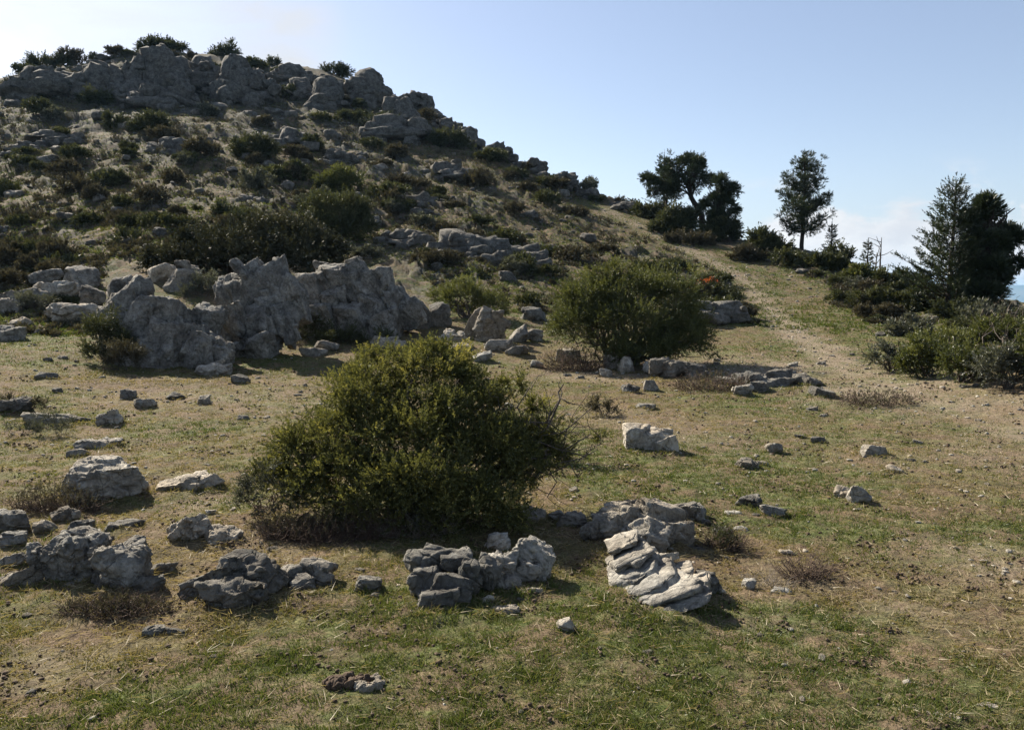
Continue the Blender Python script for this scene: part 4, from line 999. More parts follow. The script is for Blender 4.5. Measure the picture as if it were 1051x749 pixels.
    S('dark round bush up the slope right of the glossy bush', 345, 248, [(344, 222, 36, 24, .5), (322, 214, 18, 16, .5), (368, 224, 18, 20, .5), (345, 240, 36, 14, 0)], 524, M_OLIVE, 150, .35, .09, .028, 20, 'dense_bush', 'bush', stems=14, stem_r=.03)
    S('bright green bush alone on the upper slope', 346, 196, [(346, 180, 24, 13, .3), (334, 182, 14, 12, .2), (360, 184, 14, 12, .2), (352, 172, 12, 8, .4)], 525, M_JUN2, 110, .4, .1, .035, 20, 'dense_bush', 'bush', stems=10, stem_r=.03, tone_bias=.05)
    S('green leafy shrub clinging to the left buttress', 110, 372, [(104, 344, 19, 28, -.1), (118, 352, 20, 18, -.2), (98, 358, 16, 16, -.2)], 526, M_OLIVE, 640, .16, .04, .012, 20, 'leafy_shrub', stems=10, stem_r=.012)
    S('grey brown rounded scrub at the foot of the left buttress', 128, 384, [(128, 368, 24, 18, 0), (118, 374, 16, 12, -.1)], 527, M_SCRUB, 900, .14, .035, .009, 20, 'low_shrub', stems=10, stem_r=.01)
    S('pale green grey shrub on top of the fractured outcrop', 212, 308, [(210, 294, 22, 13, .3), (196, 300, 18, 10, 0)], 528, M_GREYLEAF, 560, .16, .04, .012, 18, 'garrigue_shrub', stems=6, stem_r=.01)
    S('dark shaded shrub in the cleft of the outcrop', 325, 352, [(310, 338, 24, 20, 0), (345, 348, 28, 14, -.2), (385, 348, 26, 10, -.2)], 529, M_OLIVE, 500, .16, .045, .013, 18, 'leafy_shrub', stems=8, stem_r=.01)
    S('grey shrub on the earth streaked slope left of the buttress', 40, 322, [(36, 312, 24, 11, 0), (20, 318, 14, 8, 0)], 530, M_GREYLEAF, 480, .16, .045, .012, 18, 'garrigue_shrub', stems=6, stem_r=.01)
    S('orange leaved shrub by the trail behind the second bush', 726, 302, [(725, 290, 13, 9, -.7), (735, 295, 9, 7, -.7)], 531, M_RED, 420, .2, .07, .03, 16, 'orange_shrub', stems=6, stem_r=.012)
    S('dark green shrub behind the orange leaved shrub', 738, 312, [(736, 298, 18, 12, .6), (722, 286, 12, 8, .8), (752, 306, 12, 8, .3)], 532, M_OLIVE, 260, .22, .06, .02, 18, 'leafy_shrub', stems=6, stem_r=.014)
    # --- thicket at the right edge, bush by bush
    for i, (lab, u, vb, lb, m, tb) in enumerate([
        ('lowest grey green bush at the left tip of the right thicket', 915, 382, [(912, 368, 22, 13, 0), (926, 372, 14, 10, 0)], M_GREYLEAF, -.1),
        ('rounded olive bush in the front row of the right thicket', 950, 388, [(950, 366, 28, 20, 0), (936, 374, 18, 14, 0)], M_JUN2, 0),
        ('broad olive bush at the front middle of the right thicket', 990, 394, [(988, 372, 30, 20, 0), (1006, 378, 20, 16, 0)], M_JUN2, -.05),
        ('tall grey green bush at the front right of the thicket', 1032, 402, [(1030, 380, 28, 20, 0), (1050, 384, 20, 18, 0)], M_GREYLEAF, -.2),
        ('yellow green crested bush behind the front row of thicket', 965, 372, [(966, 348, 30, 14, .8), (990, 346, 24, 12, .9)], M_JUN2, .15),
        ('olive bush behind the thicket front toward the right edge', 1030, 372, [(1025, 346, 34, 18, 1.4), (1052, 344, 26, 18, 1.2)], M_JUN2, 0),
        ('dark bush at the rear of the right thicket', 1010, 348, [(1005, 336, 32, 10, 1.5), (1040, 332, 34, 12, 1.8)], M_OLIVE, 0),
        ('bush continuing the thicket beyond the right edge', 1085, 402, [(1085, 368, 40, 34, 0), (1110, 372, 40, 34, .5)], M_JUN2, -.1)]):
        S(lab, u, vb, lb, 540 + i, m, 800, .19, .05, .017, 20, 'thicket_bush', 'bush', 'bushes of the thicket on the right', stems=16, stem_r=.018, tone_bias=tb)
    # --- ridge bushes between the trees, dark against the sky
    for i, (lab, u, vb, lb, m) in enumerate([
        ('dark bush left of the leaning pine trunk on the ridge', 668, 226, [(660, 214, 12, 10, .5), (676, 218, 14, 12, 0)], M_OLIVE),
        ('dark rounded bush under the leaning pine', 692, 240, [(690, 222, 16, 16, 0), (704, 220, 14, 14, .4), (680, 228, 16, 10, -.3)], M_OLIVE),
        ('dense bush at the foot of the forked pine', 742, 246, [(738, 230, 16, 14, 0), (752, 234, 12, 12, 0), (726, 236, 14, 9, -.4)], M_OLIVE),
        ('tall rounded bush between forked pine and lone pine', 785, 264, [(784, 246, 18, 15, 0), (774, 254, 14, 10, -.3), (798, 252, 12, 11, .2)], M_OLIVE),
        ('low dark bush left of the lone pine foot', 812, 272, [(806, 262, 14, 8, 0), (818, 266, 12, 8, 0)], M_OLIVE),
        ('dark bush right of the lone pine foot', 848, 276, [(842, 266, 18, 9, 0), (862, 262, 14, 12, .3), (856, 270, 16, 8, -.3)], M_OLIVE),
        ('green rounded bush beneath the two dead stems', 888, 292, [(886, 278, 13, 11, 0), (896, 284, 12, 9, 0), (876, 284, 10, 8, 0)], M_JUN2),
        ('low dark bush right of the two dead stems', 922, 300, [(918, 288, 20, 9, 0), (940, 290, 16, 8, .2)], M_OLIVE),
        ('dark bush at the left foot of the spiky cedar', 958, 316, [(955, 300, 20, 12, 0), (938, 304, 16, 9, -.2)], M_OLIVE),
        ('low bush in front of the big dark pine', 988, 328, [(980, 316, 20, 10, 0), (1000, 320, 16, 9, 0)], M_OLIVE),
        ('low dark bush on the trail verge below the forked pine', 768, 268, [(764, 260, 16, 7, 0), (778, 264, 12, 6, 0)], M_SCRUB),
        ('spreading dark scrub on the verge under the leaning pine', 705, 250, [(700, 243, 18, 7, 0), (722, 248, 14, 7, 0)], M_SCRUB),
        ('small bush at the crest left of the leaning pine group', 640, 212, [(638, 207, 10, 5, 0), (650, 210, 8, 5, 0)], M_SCRUB)]):
        S(lab, u, vb, lb, 560 + i, m, 210, .32, .11, .042, 20, 'ridge_bush', 'bush', 'dark bushes along the ridge', stems=8, stem_r=.03)
    # --- named bushes on the hill
    for i, (lab, u, vb, lb, m) in enumerate([
        ('green cap of scrub on the highest summit tower', 166, 48, [(165, 46, 20, 10, .5), (150, 50, 12, 8, .3), (182, 50, 12, 8, .4)], M_OLIVE),
        ('dark bush on the crest of the leftmost summit crag', 48, 70, [(46, 66, 18, 10, .5), (34, 70, 10, 8, .2), (62, 66, 10, 9, .4)], M_OLIVE),
        ('dark bush behind the squared summit crag', 236, 60, [(235, 56, 13, 11, .5), (222, 62, 10, 9, .2)], M_OLIVE),
        ('small bush on the skyline between the summits', 282, 68, [(281, 67, 9, 7, .3)], M_OLIVE),
        ('dark bush on the second summit crest', 342, 76, [(340, 74, 13, 8, .3), (352, 74, 8, 8, .4)], M_OLIVE),
        ('small upright bush on the second summit shoulder', 418, 92, [(417, 91, 6, 8, 0)], M_OLIVE),
        ('dark bush mass on the left flank of the summit', 20, 98, [(20, 90, 22, 10, 0), (40, 94, 16, 9, 0)], M_OLIVE),
        ('dark bush in the gap under the leftmost crag', 100, 108, [(98, 100, 18, 9, 0)], M_OLIVE),
        ('dark rounded bush in the centre of the upper slope', 157, 137, [(156, 124, 18, 13, 0), (144, 130, 10, 9, 0)], M_OLIVE),
        ('dark bush beside the boulder group of the slope centre', 118, 132, [(118, 122, 12, 10, 0)], M_OLIVE),
        ('broad dark bush under the low broken crag', 262, 162, [(262, 150, 20, 13, 0), (248, 154, 12, 10, 0)], M_OLIVE),
        ('dark bush under the second summit crest', 388, 134, [(388, 124, 15, 11, 0), (402, 130, 8, 7, 0)], M_OLIVE),
        ('brown green bush below the second summit shoulder', 460, 152, [(460, 143, 17, 10, 0), (474, 150, 12, 8, 0)], M_OLIVE),
        ('dark bush low on the right of the ridge crags', 505, 166, [(505, 160, 14, 7, 0)], M_OLIVE),
        ('dark bush against the dark ridge knob', 562, 192, [(560, 185, 12, 8, 0)], M_OLIVE),
        ('pair of dark cushions joined on the slope right of the bright bush', 420, 196, [(412, 187, 16, 8, 0), (432, 190, 14, 7, 0)], M_SCRUB),
        ('grey brown scrub right of the dark round bush', 402, 214, [(400, 206, 14, 8, 0)], M_SCRUB),
        ('large dark scrub at left of the upper slope', 75, 200, [(75, 190, 20, 9, 0), (92, 196, 14, 7, 0)], M_SCRUB),
        ('dark scrub over the glossy bush', 232, 224, [(232, 214, 18, 10, 0)], M_OLIVE),
        ('wide dark cushion on the slope above the outcrop left end', 60, 278, [(62, 268, 22, 10, 0), (40, 272, 14, 8, 0)], M_OLIVE),
        ('dark cushion left of the glossy bush', 130, 248, [(130, 240, 16, 9, 0)], M_OLIVE)]):
        S(lab, u, vb, lb, 600 + i, m, 95, .42, .13, .05, 18, 'hill_bush', 'bush', 'dark bushes on the rocky hill', stems=5, stem_r=.04)
build_shrubs()

# ------------------------------------------------------------------ trees
def needle_clumps(cs, rad, rng, n_sp=9, nl=12, ll=.14, lw=.022, up=.5, out=None):
    cs = np.asarray(cs); m = len(cs)
    D = unit(rng.normal(size=(m, n_sp, 3)) + np.array([0, 0, up]) + (0 if out is None else out[:, None] * .8))
    rad = np.broadcast_to(rad, (m,))
    B = np.repeat(cs, n_sp, 0); D = D.reshape(-1, 3)
    tone = np.repeat(rng.uniform(.15, .8, m), n_sp)
    return sprays(B, D, np.repeat(rad, n_sp), nl, ll, lw, rng, (.3, .9), tone, .2)

def tree_base(u, vb):
    A = at(u, vb); return A, depth_of(A) / F, depth_of(A)

def lone_pine(label, u, vb, top, prof, seed, name='pine_tree', lean=0., whorls=15, per=5, clump=.30, trunk_r=.11, bare=.2):
    A, k, dep = tree_base(u, vb); rng = RNG(seed); H = (vb - top) * k
    r = root(name, A); tag(r, label, 'tree')
    tp = curve_pts([0, 0, -.2], [lean * k, 0, H], 14, .05, rng); tr = np.linspace(1, .16, 14) * trunk_r
    parts, cs, out = [], [], []
    hv, hw = np.array([p[0] for p in prof]), np.array([p[1] for p in prof])
    for i in range(whorls):
        t = bare + (1 - bare) * (i + rng.uniform(-.3, .3)) / whorls; t = min(max(t, bare * .9), .98); z = t * H
        c = np.array([np.interp(z, tp[:, 2], tp[:, 0]), np.interp(z, tp[:, 2], tp[:, 1]), z])
        Lw = np.interp(t, hv, hw) * k; a0 = rng.uniform(0, TAU)
        for j in range(per):
            a = a0 + j / per * TAU + rng.normal() * .3; L = Lw * rng.uniform(.65, 1.1); el = .1 + .6 * t + rng.normal() * .12
            d = np.array([math.cos(a) * math.cos(el), math.sin(a) * math.cos(el), math.sin(el)])
            Q = curve_pts(c, c + d * L / max(math.cos(el), .5), 8, .25, rng, -.1); parts.append(tube(Q, np.linspace(1, .25, 8) * max(trunk_r * .22, .012), 4))
            for f in np.linspace(.4, 1, max(2, int(L / (clump * .62)))):
                p = Q[min(7, int(f * 7))] + rng.normal(size=3) * clump * .3; cs.append(p); out.append(d)
    cs.append(tp[-1]); out.append(np.array([0, 0, 1.]))
    V, Fc, tn = needle_clumps(cs, clump * rng.uniform(.7, 1.2, len(cs)), rng, 9, 13, clump * .55, clump * .085, .5, np.array(out))
    link('crown', np_mesh('crown', V, Fc, False, {'tone': tn}), M_PINE, r)
    link('trunk', np_mesh('trunk', *tube(tp, tr, 9)), M_PBARK, r); link('limbs', np_mesh('limbs', *join(parts)), M_PBARK, r)
    return r

def lobed_pine(label, u, vb, trunk_px, lobes_px, seed, n, name='pine_tree', clump=.28, trunk_r=.14, inner=.35, extra_trunks=()):
    """trunk follows (u, v, set-back) points; clumps of needles fill the crown lobes"""
    A, k, dep = tree_base(u, vb); rng = RNG(seed); r = root(name, A); tag(r, label, 'tree')
    P = np.array([unproj(a, b, dep + c) - A for a, b, c in trunk_px]); t = np.linspace(0, 1, len(P)); tt = np.linspace(0, 1, 18)
    tp = np.stack([np.interp(tt, t, P[:, i]) for i in range(3)], 1); tp[0, 2] = -.25
    lobes = []
    for l in lobes_px:
        dd = dep + l[4]; lobes.append((unproj(l[0], l[1], dd) - A, np.array([l[2], (l[2] + l[3]) * .5, l[3]]) * dd / F))
    cs, D, rad = lobe_samples(lobes, n, rng, inner, .5)
    V, Fc, tn = needle_clumps(cs, clump * rng.uniform(.6, 1.25, len(cs)), rng, 8, 12, clump * .55, clump * .09, .4, D)
    link('crown', np_mesh('crown', V, Fc, False, {'tone': tn}), M_PINE, r)
    link('trunk', np_mesh('trunk', *tube(tp, np.linspace(1, .35, 18) * trunk_r, 9)), M_PBARK, r)
    parts = []
    for c, q in lobes:
        for j in range(4):
            e = c + unit(rng.normal(size=3)) * q * .75; s = tp[rng.integers(7, 18)]
            parts.append(tube(curve_pts(s, e, 8, .3, rng, .05), np.linspace(1, .25, 8) * trunk_r * .3, 4))
    for et in extra_trunks:
        Q = np.array([unproj(a, b, dep + c) - A for a, b, c in et]); parts.append(tube(Q, np.linspace(1, .5, len(Q)) * trunk_r * .5, 6))
    link('limbs', np_mesh('limbs', *join(parts)), M_PBARK, r)
    return r

def conifer(label, u, vb, top, width, seed, levels=16, per=6, el0=.35, name='cedar_tree', trunk_r=.1, dens=1., lean=0., bare=.06, asym=0., ll=.10, powr=.9):
    A, k, dep = tree_base(u, vb); rng = RNG(seed); H = (vb - top) * k; W = width * k
    r = root(name, A); tag(r, label, 'tree'); tp = curve_pts([0, 0, -.2], [lean * k, 0, H], 14, .03, rng)
    parts, B, D = [], [], []
    for i in range(levels):
        t = bare + (1 - bare) * (i + rng.uniform(-.25, .25)) / levels; t = min(max(t, bare), .985); z = t * H
        c = np.array([np.interp(z, tp[:, 2], tp[:, 0]), np.interp(z, tp[:, 2], tp[:, 1]), z]); a0 = rng.uniform(0, TAU)
        for j in range(per):
            a = a0 + j / per * TAU + rng.normal() * .35; L = (W * (1 - t) ** powr + .12 * W * rng.uniform(.3, 1)) * rng.uniform(.55, 1.15) * (1 - asym * math.cos(a)); el = el0 + .25 * t + rng.normal() * .1
            d = np.array([math.cos(a) * math.cos(el), math.sin(a) * math.cos(el), math.sin(el)])
            Q = curve_pts(c, c + d * L, 9, .12, rng, -.05); parts.append(tube(Q, np.linspace(1, .2, 9) * max(.010, L * .014), 4))
            m = max(3, int(L / .11 * dens)); f = rng.uniform(.2, 1, m); idx = f * 8; i0 = np.minimum(idx.astype(int), 7); P = Q[i0] + (Q[i0 + 1] - Q[i0]) * (idx - i0)[:, None]
            sdir = unit(np.cross(d, [0, 0, 1.])); sg_ = rng.choice([-1, 1], m)[:, None]
            dd = unit(d * rng.uniform(.4, 1, (m, 1)) + sdir * sg_ * rng.uniform(.2, 1, (m, 1)) + np.array([0, 0, .25]) + rng.normal(size=(m, 3)) * .15)
            B.append(P); D.append(dd)
    for f in np.linspace(.75, 1, 8):
        B.append(tp[[min(13, int(f * 13))]]); D.append(np.array([[0, 0, 1.]]))
    B = np.concatenate(B); D = np.concatenate(D)
    V, Fc, tn = sprays(B, D, rng.uniform(.12, .32, len(B)) * min(1, W / .8), 12, ll, ll * .2, rng, (.3, .9))
    link('crown', np_mesh('crown', V, Fc, False, {'tone': tn}), M_PINE, r)
    link('trunk', np_mesh('trunk', *tube(tp, np.linspace(1, .12, 14) * trunk_r, 8)), M_PBARK, r); link('limbs', np_mesh('limbs', *join(parts)), M_PBARK, r)
    return r

def build_trees():
    lone_pine('tall lone pine with an airy oval crown on the ridge', 823, 257, 165, [(.1, 12), (.2, 23), (.28, 28), (.42, 26), (.58, 22), (.72, 16), (.85, 10), (.95, 5), (1, 2)], 701, whorls=10, per=7, bare=.21, clump=.25)
    lobed_pine('leaning umbrella pine with a bent trunk on the ridge', 721, 228, [(722, 224, 0), (716, 214, 0), (710, 204, 0), (708, 196, 0), (702, 184, 0), (698, 172, 0)],
               [(700, 178, 24, 16, 0), (682, 188, 18, 16, .3), (708, 170, 12, 8, 0), (716, 184, 13, 13, .2), (696, 196, 22, 9, 0), (672, 196, 10, 10, .2), (722, 180, 8, 8, 0)], 702, 520, clump=.29, trunk_r=.17,
               extra_trunks=[[(684, 226, .5), (684, 205, .5), (686, 185, .5)]])
    conifer('spiky young cedar at the left edge of the leaning pine', 681, 226, 160, 26, 703, 14, 6, .3, dens=.8)
    lobed_pine('forked dark pine right of the leaning pine', 736, 246, [(736, 246, 0), (736, 226, 0), (737, 206, 0), (741, 190, 0)],
               [(742, 190, 13, 12, 0), (728, 194, 8, 7, .2), (736, 202, 11, 10, .2), (750, 194, 6, 8, 0), (744, 213, 11, 10, 0), (728, 208, 8, 8, .3), (748, 228, 10, 12, 0), (734, 224, 10, 10, .2)], 704, 330, clump=.28, trunk_r=.1)
    conifer('small dark fir right of the lone pine', 853, 262, 229, 10, 705, 9, 6, .05, name='fir_tree', trunk_r=.06, dens=1.4, bare=.15)
    conifer('tiny fir tip above the green rounded bush', 890, 278, 250, 8, 706, 8, 5, .05, name='fir_tree', trunk_r=.05, dens=1.2, bare=.15)
    conifer('spiky cedar with long upswept bare branches', 972, 322, 192, 46, 707, 24, 8, .42, dens=1.8, asym=.25, bare=.05, lean=3, powr=.8)
    lobed_pine('big dark pine at the right edge beside the spiky cedar', 1012, 324, [(1012, 324, 0), (1013, 290, 0), (1012, 250, 0), (1012, 215, 0)],
               [(1014, 218, 13, 10, 0), (1002, 232, 12, 11, 0), (1026, 240, 11, 9, .2), (1008, 256, 18, 15, 0), (1030, 262, 13, 10, 0), (1006, 282, 20, 17, 0), (1026, 284, 12, 11, .2), (1006, 304, 20, 14, 0), (1038, 246, 8, 5, 0), (1040, 272, 8, 6, 0), (992, 216, 7, 5, 0), (1036, 214, 7, 4, 0), (1018, 207, 8, 4, 0), (994, 262, 9, 8, 0), (990, 296, 9, 8, 0)], 708, 720, clump=.27, trunk_r=.16)
    for i, (lab, u, vb, top) in enumerate([('taller bare dead stem on the ridge beside the tiny fir', 902, 284, 248), ('shorter bare dead stem beside the tall one', 898, 284, 262)]):
        A, k, dep = tree_base(u, vb); rng = RNG(720 + i); H = (vb - top) * k; Q = curve_pts([0, 0, -.2], [.05, 0, H], 10, .05, rng); pr = [tube(Q, np.linspace(.05, .012, 10), 5)]
        for j in range(7):
            t = rng.integers(4, 9); pr.append(tube(curve_pts(Q[t], Q[t] + unit(np.array([rng.normal(), rng.normal(), .5])) * .5, 5, .2, rng), np.linspace(.016, .006, 5), 4))
        tag(link('dead_tree', np_mesh('dead_tree', *join(pr)), M_BARK, None, A), lab, 'dead tree')
build_trees()

# ------------------------------------------------------------------ dung on the grass
def build_dung():
    rng = RNG(31)
    for (lab, u, v, w, n, m, sz) in [('crumbled brown dung heap on the lower grass', 356, 702, 52, 46, M_DUNG, .016), ('small black dung droppings on the lower right grass', 884, 682, 22, 16, M_DUNG, .008), ('lone dark dropping left of the black droppings', 830, 686, 9, 6, M_DUNG, .008), ('dark crumbs of dung right of the bare patch', 996, 605, 14, 8, M_DUNG, .01), ('dark crumbs of dung below the bare patch', 914, 648, 24, 12, M_DUNG, .009)]:
        A = at(u, v); k = depth_of(A) / F; W = w * k / 2; parts = []
        for i in range(n):
            th = rng.uniform(0, TAU); q = math.sqrt(rng.random()); x, y = W * q * math.cos(th), .55 * W * q * math.sin(th)
            s = sz * rng.uniform(.6, 1.5); V, Fc = rock_mesh(2000 + i, 3, (s * 2.2, s * 1.6, s * 1.4), .12, .05)
            z = gz(A[0] + x, A[1] + y) - A[2] + s * .5 + (1 - q) * sz * 1.6 * rng.random(); parts.append((V @ rot(rng.normal() * .4, rng.normal() * .4, rng.uniform(0, 6)).T + [x, y, z], Fc))
        tag(link('dung_heap', np_mesh('dung_heap', *join(parts)), m, None, A), lab, 'dung')
    A = at(380, 704); V, Fc = [], []; parts = []
    for i, (x, y, s) in enumerate([(-.035, -.03, .03), (0, -.035, .026), (.03, -.02, .024), (.035, .01, .026), (.02, .04, .028), (-.03, .03, .026), (-.04, 0, .028)]):
        W, G = block(3000 + i, 3, (s * 2.2, s * 1.8, s * 1.5), 10); parts.append((W + [x, y, .008], G))
    W, G = remesh(*join(parts), .004); W = weather(W, G, 77, .08, .06, .03)
    tag(link('broken_stone', np_mesh('broken_stone', W, G), M_CREAM, None, A), 'hollowed white stone lying against the brown dung heap', 'stone')
build_dung()

# ------------------------------------------------------------------ the many small rocks and scrub cushions of the hill
MARKS = [('leftmost summit crag', 45, 82), ('highest summit tower', 170, 65), ('squared summit crag', 240, 84), ('second summit crest', 376, 85), ('rounded shoulder crag', 446, 118), ('dark knob on the ridge', 577, 182),
         ('striped bedrock bank', 490, 248), ('bright green hill bush', 346, 182), ('dark round hill bush', 345, 224), ('glossy leaved bush', 250, 254), ('left buttress of the outcrop', 150, 330), ('small yellow green bush', 480, 305), ('second juniper bush', 640, 320),
         ('leaning umbrella pine', 700, 190), ('lone pine', 823, 230), ('spiky cedar', 965, 290), ('right thicket', 980, 360), ('orange leaved shrub', 726, 294), ('left edge of the slope', 5, 230), ('trail up the ridge', 745, 280), ('pale bedrock patch', 300, 140), ('central dark bush of the upper slope', 156, 124)]
ORD = ['nearest', 'second', 'third', 'fourth', 'fifth', 'sixth', 'seventh', 'eighth', 'ninth', 'tenth', 'eleventh', 'twelfth', 'thirteenth', 'fourteenth', 'fifteenth', 'sixteenth', 'seventeenth', 'eighteenth', 'nineteenth', 'twentieth']
def place_words(items):
    """items: (u, v, description) -> a label for each that counts outward from a landmark one can find"""
    cells = {}
    for i, (u, v, desc) in enumerate(items):
        n, mu, mv = min(MARKS, key=lambda m: (m[1] - u) ** 2 + 2.2 * (m[2] - v) ** 2)
        du, dv = u - mu, 1.5 * (v - mv)
        w = ('right of' if du > 0 else 'left of') if abs(du) > abs(dv) else ('below' if dv > 0 else 'above')
        cells.setdefault((n, w, desc), []).append((du * du + dv * dv, i))
    out = [None] * len(items)
    for (n, w, desc), l in cells.items():
        for r, (_, i) in enumerate(sorted(l)):
            out[i] = f'{desc} {w} the {n}' if len(l) == 1 else f'{desc}, {ORD[min(r, 19)]} {w} the {n}'
    return out

SKY_U = [-100, 0, 60, 120, 165, 280, 340, 400, 450, 520, 590, 650, 700, 800, 900, 975, 1051, 1200]
SKY_V = [90, 82, 62, 52, 48, 72, 74, 88, 125, 158, 190, 214, 240, 262, 288, 304, 324, 330]
def hill_pixels(n, rng):
    u = rng.uniform(-40, 1090, n); v = rng.uniform(40, 345, n); top = np.interp(u, SKY_U, SKY_V)
    ok = (v > top + 8) & ((u < 640) | (rng.uniform(size=n) < .8))
    low = np.interp(u, [-40, 95, 110, 430, 450, 560, 700, 830, 1090], [345, 345, 268, 268, 320, 322, 322, 345, 345]); ok &= v < low
    return u[ok], v[ok]
def clear_of_trail(P, m): return poly_dist(P[:, 0], P[:, 1], STRIP) > m

def build_hill():
    rng = RNG(4242)
    # prototypes
    shr = []
    for k in range(9):
        g = RNG(800 + k); lobes = [(np.array([g.normal() * .2, g.normal() * .2, .12 + .1 * g.random()]), np.array([g.uniform(.25, .42), g.uniform(.25, .42), g.uniform(.18, .32)])) for _ in range(4)]
        P, D, rad = lobe_samples(lobes, 620, g, .25, .5); ok = P[:, 2] > -.04; P, D = P[ok], D[ok]
        V, Fc, tn = sprays(P, D, .13, 13, .085, .03, g)
        me = np_mesh('cushion', V, Fc, False, {'tone': tn}); me.materials.append([M_SCRUB, M_OLIVE, M_SCRUB, M_OLIVE, M_SCRUB, M_GREYLEAF, M_OLIVE, M_SCRUB, M_OLIVE][k]); shr.append((me, ['grey brown', 'dull green', 'grey brown', 'dull green', 'grey brown', 'pale grey', 'dull green', 'grey brown', 'dull green'][k]))
    rk = []
    for k in range(14):
        V, Fc = rock_mesh(850 + k, 4, (1., .8, .7), .06, .045, .03 if k % 3 == 0 else 0., 9, .55); me = np_mesh('hill_rock', V, Fc); me.materials.append([M_HILL, M_HILL, M_DARK, M_ROCK][k % 4]); rk.append((me, ['grey', 'grey', 'dark', 'pale'][k % 4]))
    u, v = hill_pixels(1500, rng); a, b = hill_pixels(3000, rng); q = a > 800; u, v = np.concatenate([u, a[q]]), np.concatenate([v, b[q]]); P, ok = at_many(u, v); ok &= clear_of_trail(P, 1.5); u, v, P = u[ok], v[ok], P[ok]
    dep = depth_of(P); k = dep / F; cl = fbm(xy0(P[:, 0], P[:, 1], .13), 3, 91)
    # scrub, with a fringe along the skyline
    ca = rng.uniform(-30, 640, 60); cb = np.interp(ca, SKY_U, SKY_V) + rng.uniform(2, 12, 60); cP, cok = at_many(ca, cb); nb = len(u)
    u, v, P = np.concatenate([u, ca]), np.concatenate([v, cb]), np.concatenate([P, cP]); k = depth_of(P) / F; cl = fbm(xy0(P[:, 0], P[:, 1], .13), 3, 91)
    wpx = 7 + 24 * rng.random(len(u)) ** 2.2 * (.7 + .6 * rng.random(len(u))); wpx *= np.interp(v, [60, 200, 330], [.75, 1., 1.35])
    sel = np.argsort(-(wpx + 14 * cl + rng.normal(size=len(u)) * 6 + 9 * (u > 790) + 12 * (np.arange(len(u)) >= nb)))[:250]
    it = []; ch = []
    for i in sel:
        p = rng.integers(len(shr)); w = wpx[i]; it.append((u[i], v[i], ('small ' if w < 13 else 'large ' if w > 22 else 'round ') + shr[p][1] + ' scrub cushion')); ch.append(p)
    for i, p, lab in zip(sel, ch, place_words(it)):
        w = wpx[i] * k[i] / 1.05; o = link('scrub_cushion', shr[p][0], None, None, P[i] - [0, 0, .03], rng.uniform(0, TAU)); o.scale = (w, w, w * rng.uniform(.8, 1.25)); tag(o, lab, 'shrub', 'scrub cushions over the hillside')
    # rocks
    u, v = hill_pixels(1500, rng); P, ok = at_many(u, v); ok &= clear_of_trail(P, 1.2); u, v, P = u[ok], v[ok], P[ok]
    ca = rng.uniform(-30, 640, 90); cb = np.interp(ca, SKY_U, SKY_V) + rng.uniform(1, 12, 90); cP, cok = at_many(ca, cb); nb = len(u)
    u, v, P = np.concatenate([u, ca]), np.concatenate([v, cb]), np.concatenate([P, cP])
    k = depth_of(P) / F; cl = fbm(xy0(P[:, 0], P[:, 1], .15), 3, 95)
    wpx = (4.5 + 15 * rng.random(len(u)) ** 3) * np.interp(v, [60, 140, 330], [1.35, 1.1, 1.])
    sel = np.argsort(-(wpx + 12 * cl + rng.normal(size=len(u)) * 5 + (u < 560) * 4 + 8 * (np.arange(len(u)) >= nb)))[:290]
    it = []; ch = []
    for i in sel:
        p = rng.integers(len(rk)); w = wpx[i]; it.append((u[i], v[i], ('small ' if w < 7 else 'big ' if w > 12 else 'angular ') + rk[p][1] + ' rock')); ch.append(p)
    for i, p, lab in zip(sel, ch, place_words(it)):
        w = wpx[i] * k[i]; o = link('hill_rock', rk[p][0], None, None, P[i] + [0, 0, .08 * w], rng.uniform(0, TAU)); o.scale = (w, w * rng.uniform(.7, 1.2), w * rng.uniform(.6, 1.1)); o.rotation_euler.x = rng.normal() * .2; tag(o, lab, 'rock', 'rocks scattered over the hillside')
    # rubble and low scrub past counting
    u, v = hill_pixels(11000, rng); P, ok = at_many(u, v, 260); ok &= clear_of_trail(P, 1.) | (rng.uniform(size=len(u)) < .15); P = P[ok]; k = depth_of(P) / F
    cl = fbm(xy0(P[:, 0], P[:, 1], .2), 3, 97); kp = cl + rng.normal(size=len(P)) * .25 > -.35; P, k = P[kp], k[kp]
    size = k * (1.5 + 4.4 * rng.random(len(P)) ** 3)
    o = link('rubble', stones_mesh('rubble', P, size, rng, 2), M_HILL); o['kind'] = 'stuff'; o['label'] = 'loose limestone rubble over the hillside'; o['category'] = 'rubble'
    u, v = hill_pixels(12000, rng); P, ok = at_many(u, v, 260); ok &= clear_of_trail(P, 1.3); P = P[ok]; k = depth_of(P) / F
    cl = fbm(xy0(P[:, 0], P[:, 1], .17), 3, 99); kp = cl + rng.normal(size=len(P)) * .22 > .0; P, k = P[kp], k[kp]
    tu, tv = hill_pixels(14000, rng); TP, tok = at_many(tu, tv, 260); TP = TP[tok]; tk = depth_of(TP) / F
    tm = 10; TB = np.repeat(TP, tm, 0); tkk = np.repeat(tk, tm); TB = TB + np.stack([rng.normal(size=len(TB)) * tkk * 4, rng.normal(size=len(TB)) * tkk * 6, 0 * tkk], 1); TB[:, 2] = zfull(TB[:, 0], TB[:, 1]) - .01
    V, Fc, tn = sprays(TB, unit(rng.normal(size=(len(TB), 3)) * .6 + [0, 0, 1.]), tkk * rng.uniform(.6, 1.4, len(tkk)), 6, .07, .02, rng, tone=np.repeat(np.clip(.17 + .36 * fbm(xy0(TP[:, 0], TP[:, 1], .3), 3, 131) + rng.normal(0, .08, len(TP)), 0, 1), tm))
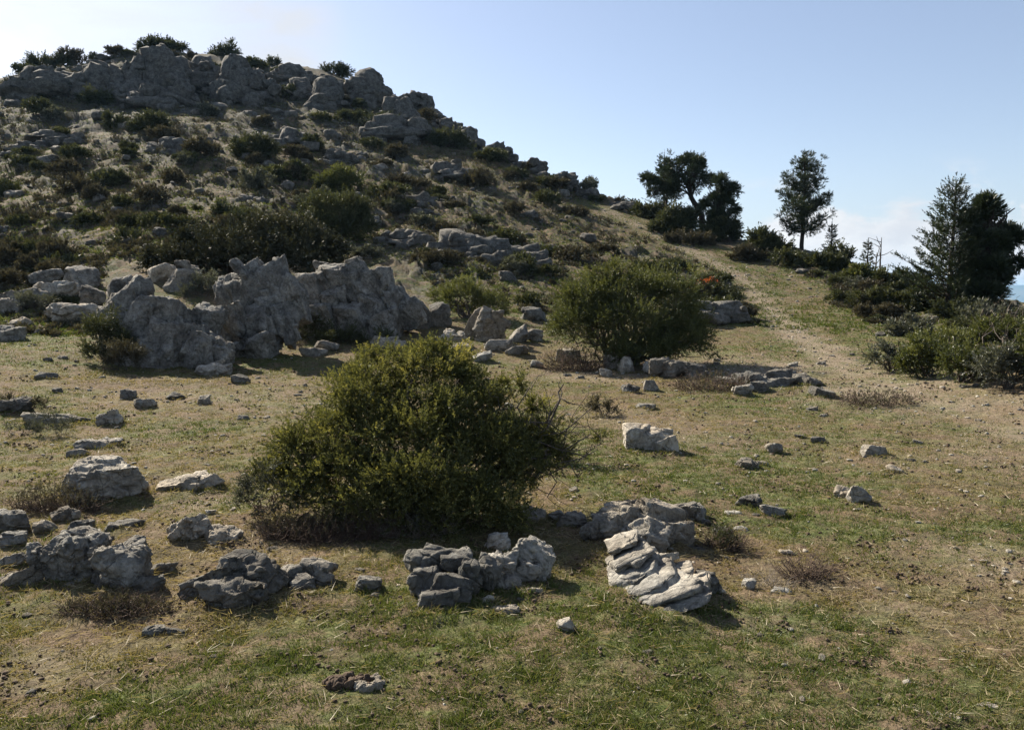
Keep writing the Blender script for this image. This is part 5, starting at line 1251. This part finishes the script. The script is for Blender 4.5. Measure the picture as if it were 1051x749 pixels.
    o = link('hill_grass', np_mesh('hill_grass', V, Fc, False, {'tone': tn}), M_GRASS); o['kind'] = 'stuff'; o['label'] = 'thin olive turf between the rocks of the hill'; o['category'] = 'grass'
    m = 14; B = np.repeat(P, m, 0); kk = np.repeat(k, m); th = rng.uniform(0, TAU, len(B)); q = np.sqrt(rng.random(len(B))) * kk * np.repeat(rng.uniform(1.5, 6.5, len(P)), m)
    B = B + np.stack([q * np.cos(th), q * np.sin(th), 0 * q], 1); B[:, 2] = zfull(B[:, 0], B[:, 1]) - .01
    D = unit(rng.normal(size=(len(B), 3)) * .5 + [0, 0, 1.]); V, Fc, tn = sprays(B, D, kk * rng.uniform(1.8, 4.2, len(kk)), 7, .10, .036, rng, tone=np.repeat(rng.uniform(0, .9, len(P)), m))
    o = link('undergrowth', np_mesh('undergrowth', V, Fc, False, {'tone': tn}), M_SCRUB); o['kind'] = 'stuff'; o['label'] = 'low heathy scrub carpeting the hillside'; o['category'] = 'scrub'
build_hill()

# ------------------------------------------------------------------ loose stones one can count on the turf
def build_turf_stones():
    rng = RNG(616); u = rng.uniform(0, 1050, 900); v = 350 + 390 * rng.random(900) ** 1.3
    P, ok = at_many(u, v); ok &= depth_of(P) < 20; g, d, r, h = masks(P[:, 0], P[:, 1])
    ok &= (rng.uniform(size=900) < .25 + .6 * d + .3 * (u < 330) * (v < 640)); u, v, P = u[ok][:210], v[ok][:210], P[ok][:210]
    pro = []
    for k in range(10):
        V, Fc = rock_mesh(1200 + k, 4, (1., .75, .5), .06, .04, 0, 9, .55); me = np_mesh('loose_stone', V, Fc); me.materials.append([M_ROCK, M_CREAM][k % 2]); pro.append((me, ['grey', 'cream'][k % 2]))
    NM = [('chunky cream topped boulder', 108, 490), ('white veined boulder', 196, 545), ('cracked rock hump', 95, 580), ('dark wedge boulder', 243, 595), ('brown dung heap', 356, 695), ('dark crumbling ledge', 458, 595), ('slanting rock strata', 668, 595), ('rounded crest outcrop', 660, 535),
          ('squared pale block', 665, 450), ('pair of stones', 875, 508), ('oblong pale slab', 897, 462), ('low rock heap', 795, 393), ('stone cluster', 640, 380), ('left buttress', 150, 370), ('big juniper', 430, 500), ('bottom right slab', 965, 730), ('fractured outcrop shadow', 320, 375), ('right thicket', 970, 395), ('bare earth patch', 1000, 575), ('thin cream slab', 101, 457)]
    global MARKS
    MARKS = NM; it, ch, ws = [], [], []
    for i in range(len(u)):
        p = rng.integers(10); w = 4 + 9 * rng.random() ** 2.5; it.append((u[i], v[i], ('tiny ' if w < 6 else 'small ') + pro[p][1] + ' stone')); ch.append(p); ws.append(w)
    for i, lab in enumerate(place_words(it)):
        w = ws[i] * depth_of(P[i]) / F; o = link('loose_stone', pro[ch[i]][0], None, None, P[i] + [0, 0, .05 * w], rng.uniform(0, TAU)); o.scale = (w, w, w * rng.uniform(.7, 1.2)); tag(o, lab, 'stone', 'loose stones on the turf')
build_turf_stones()
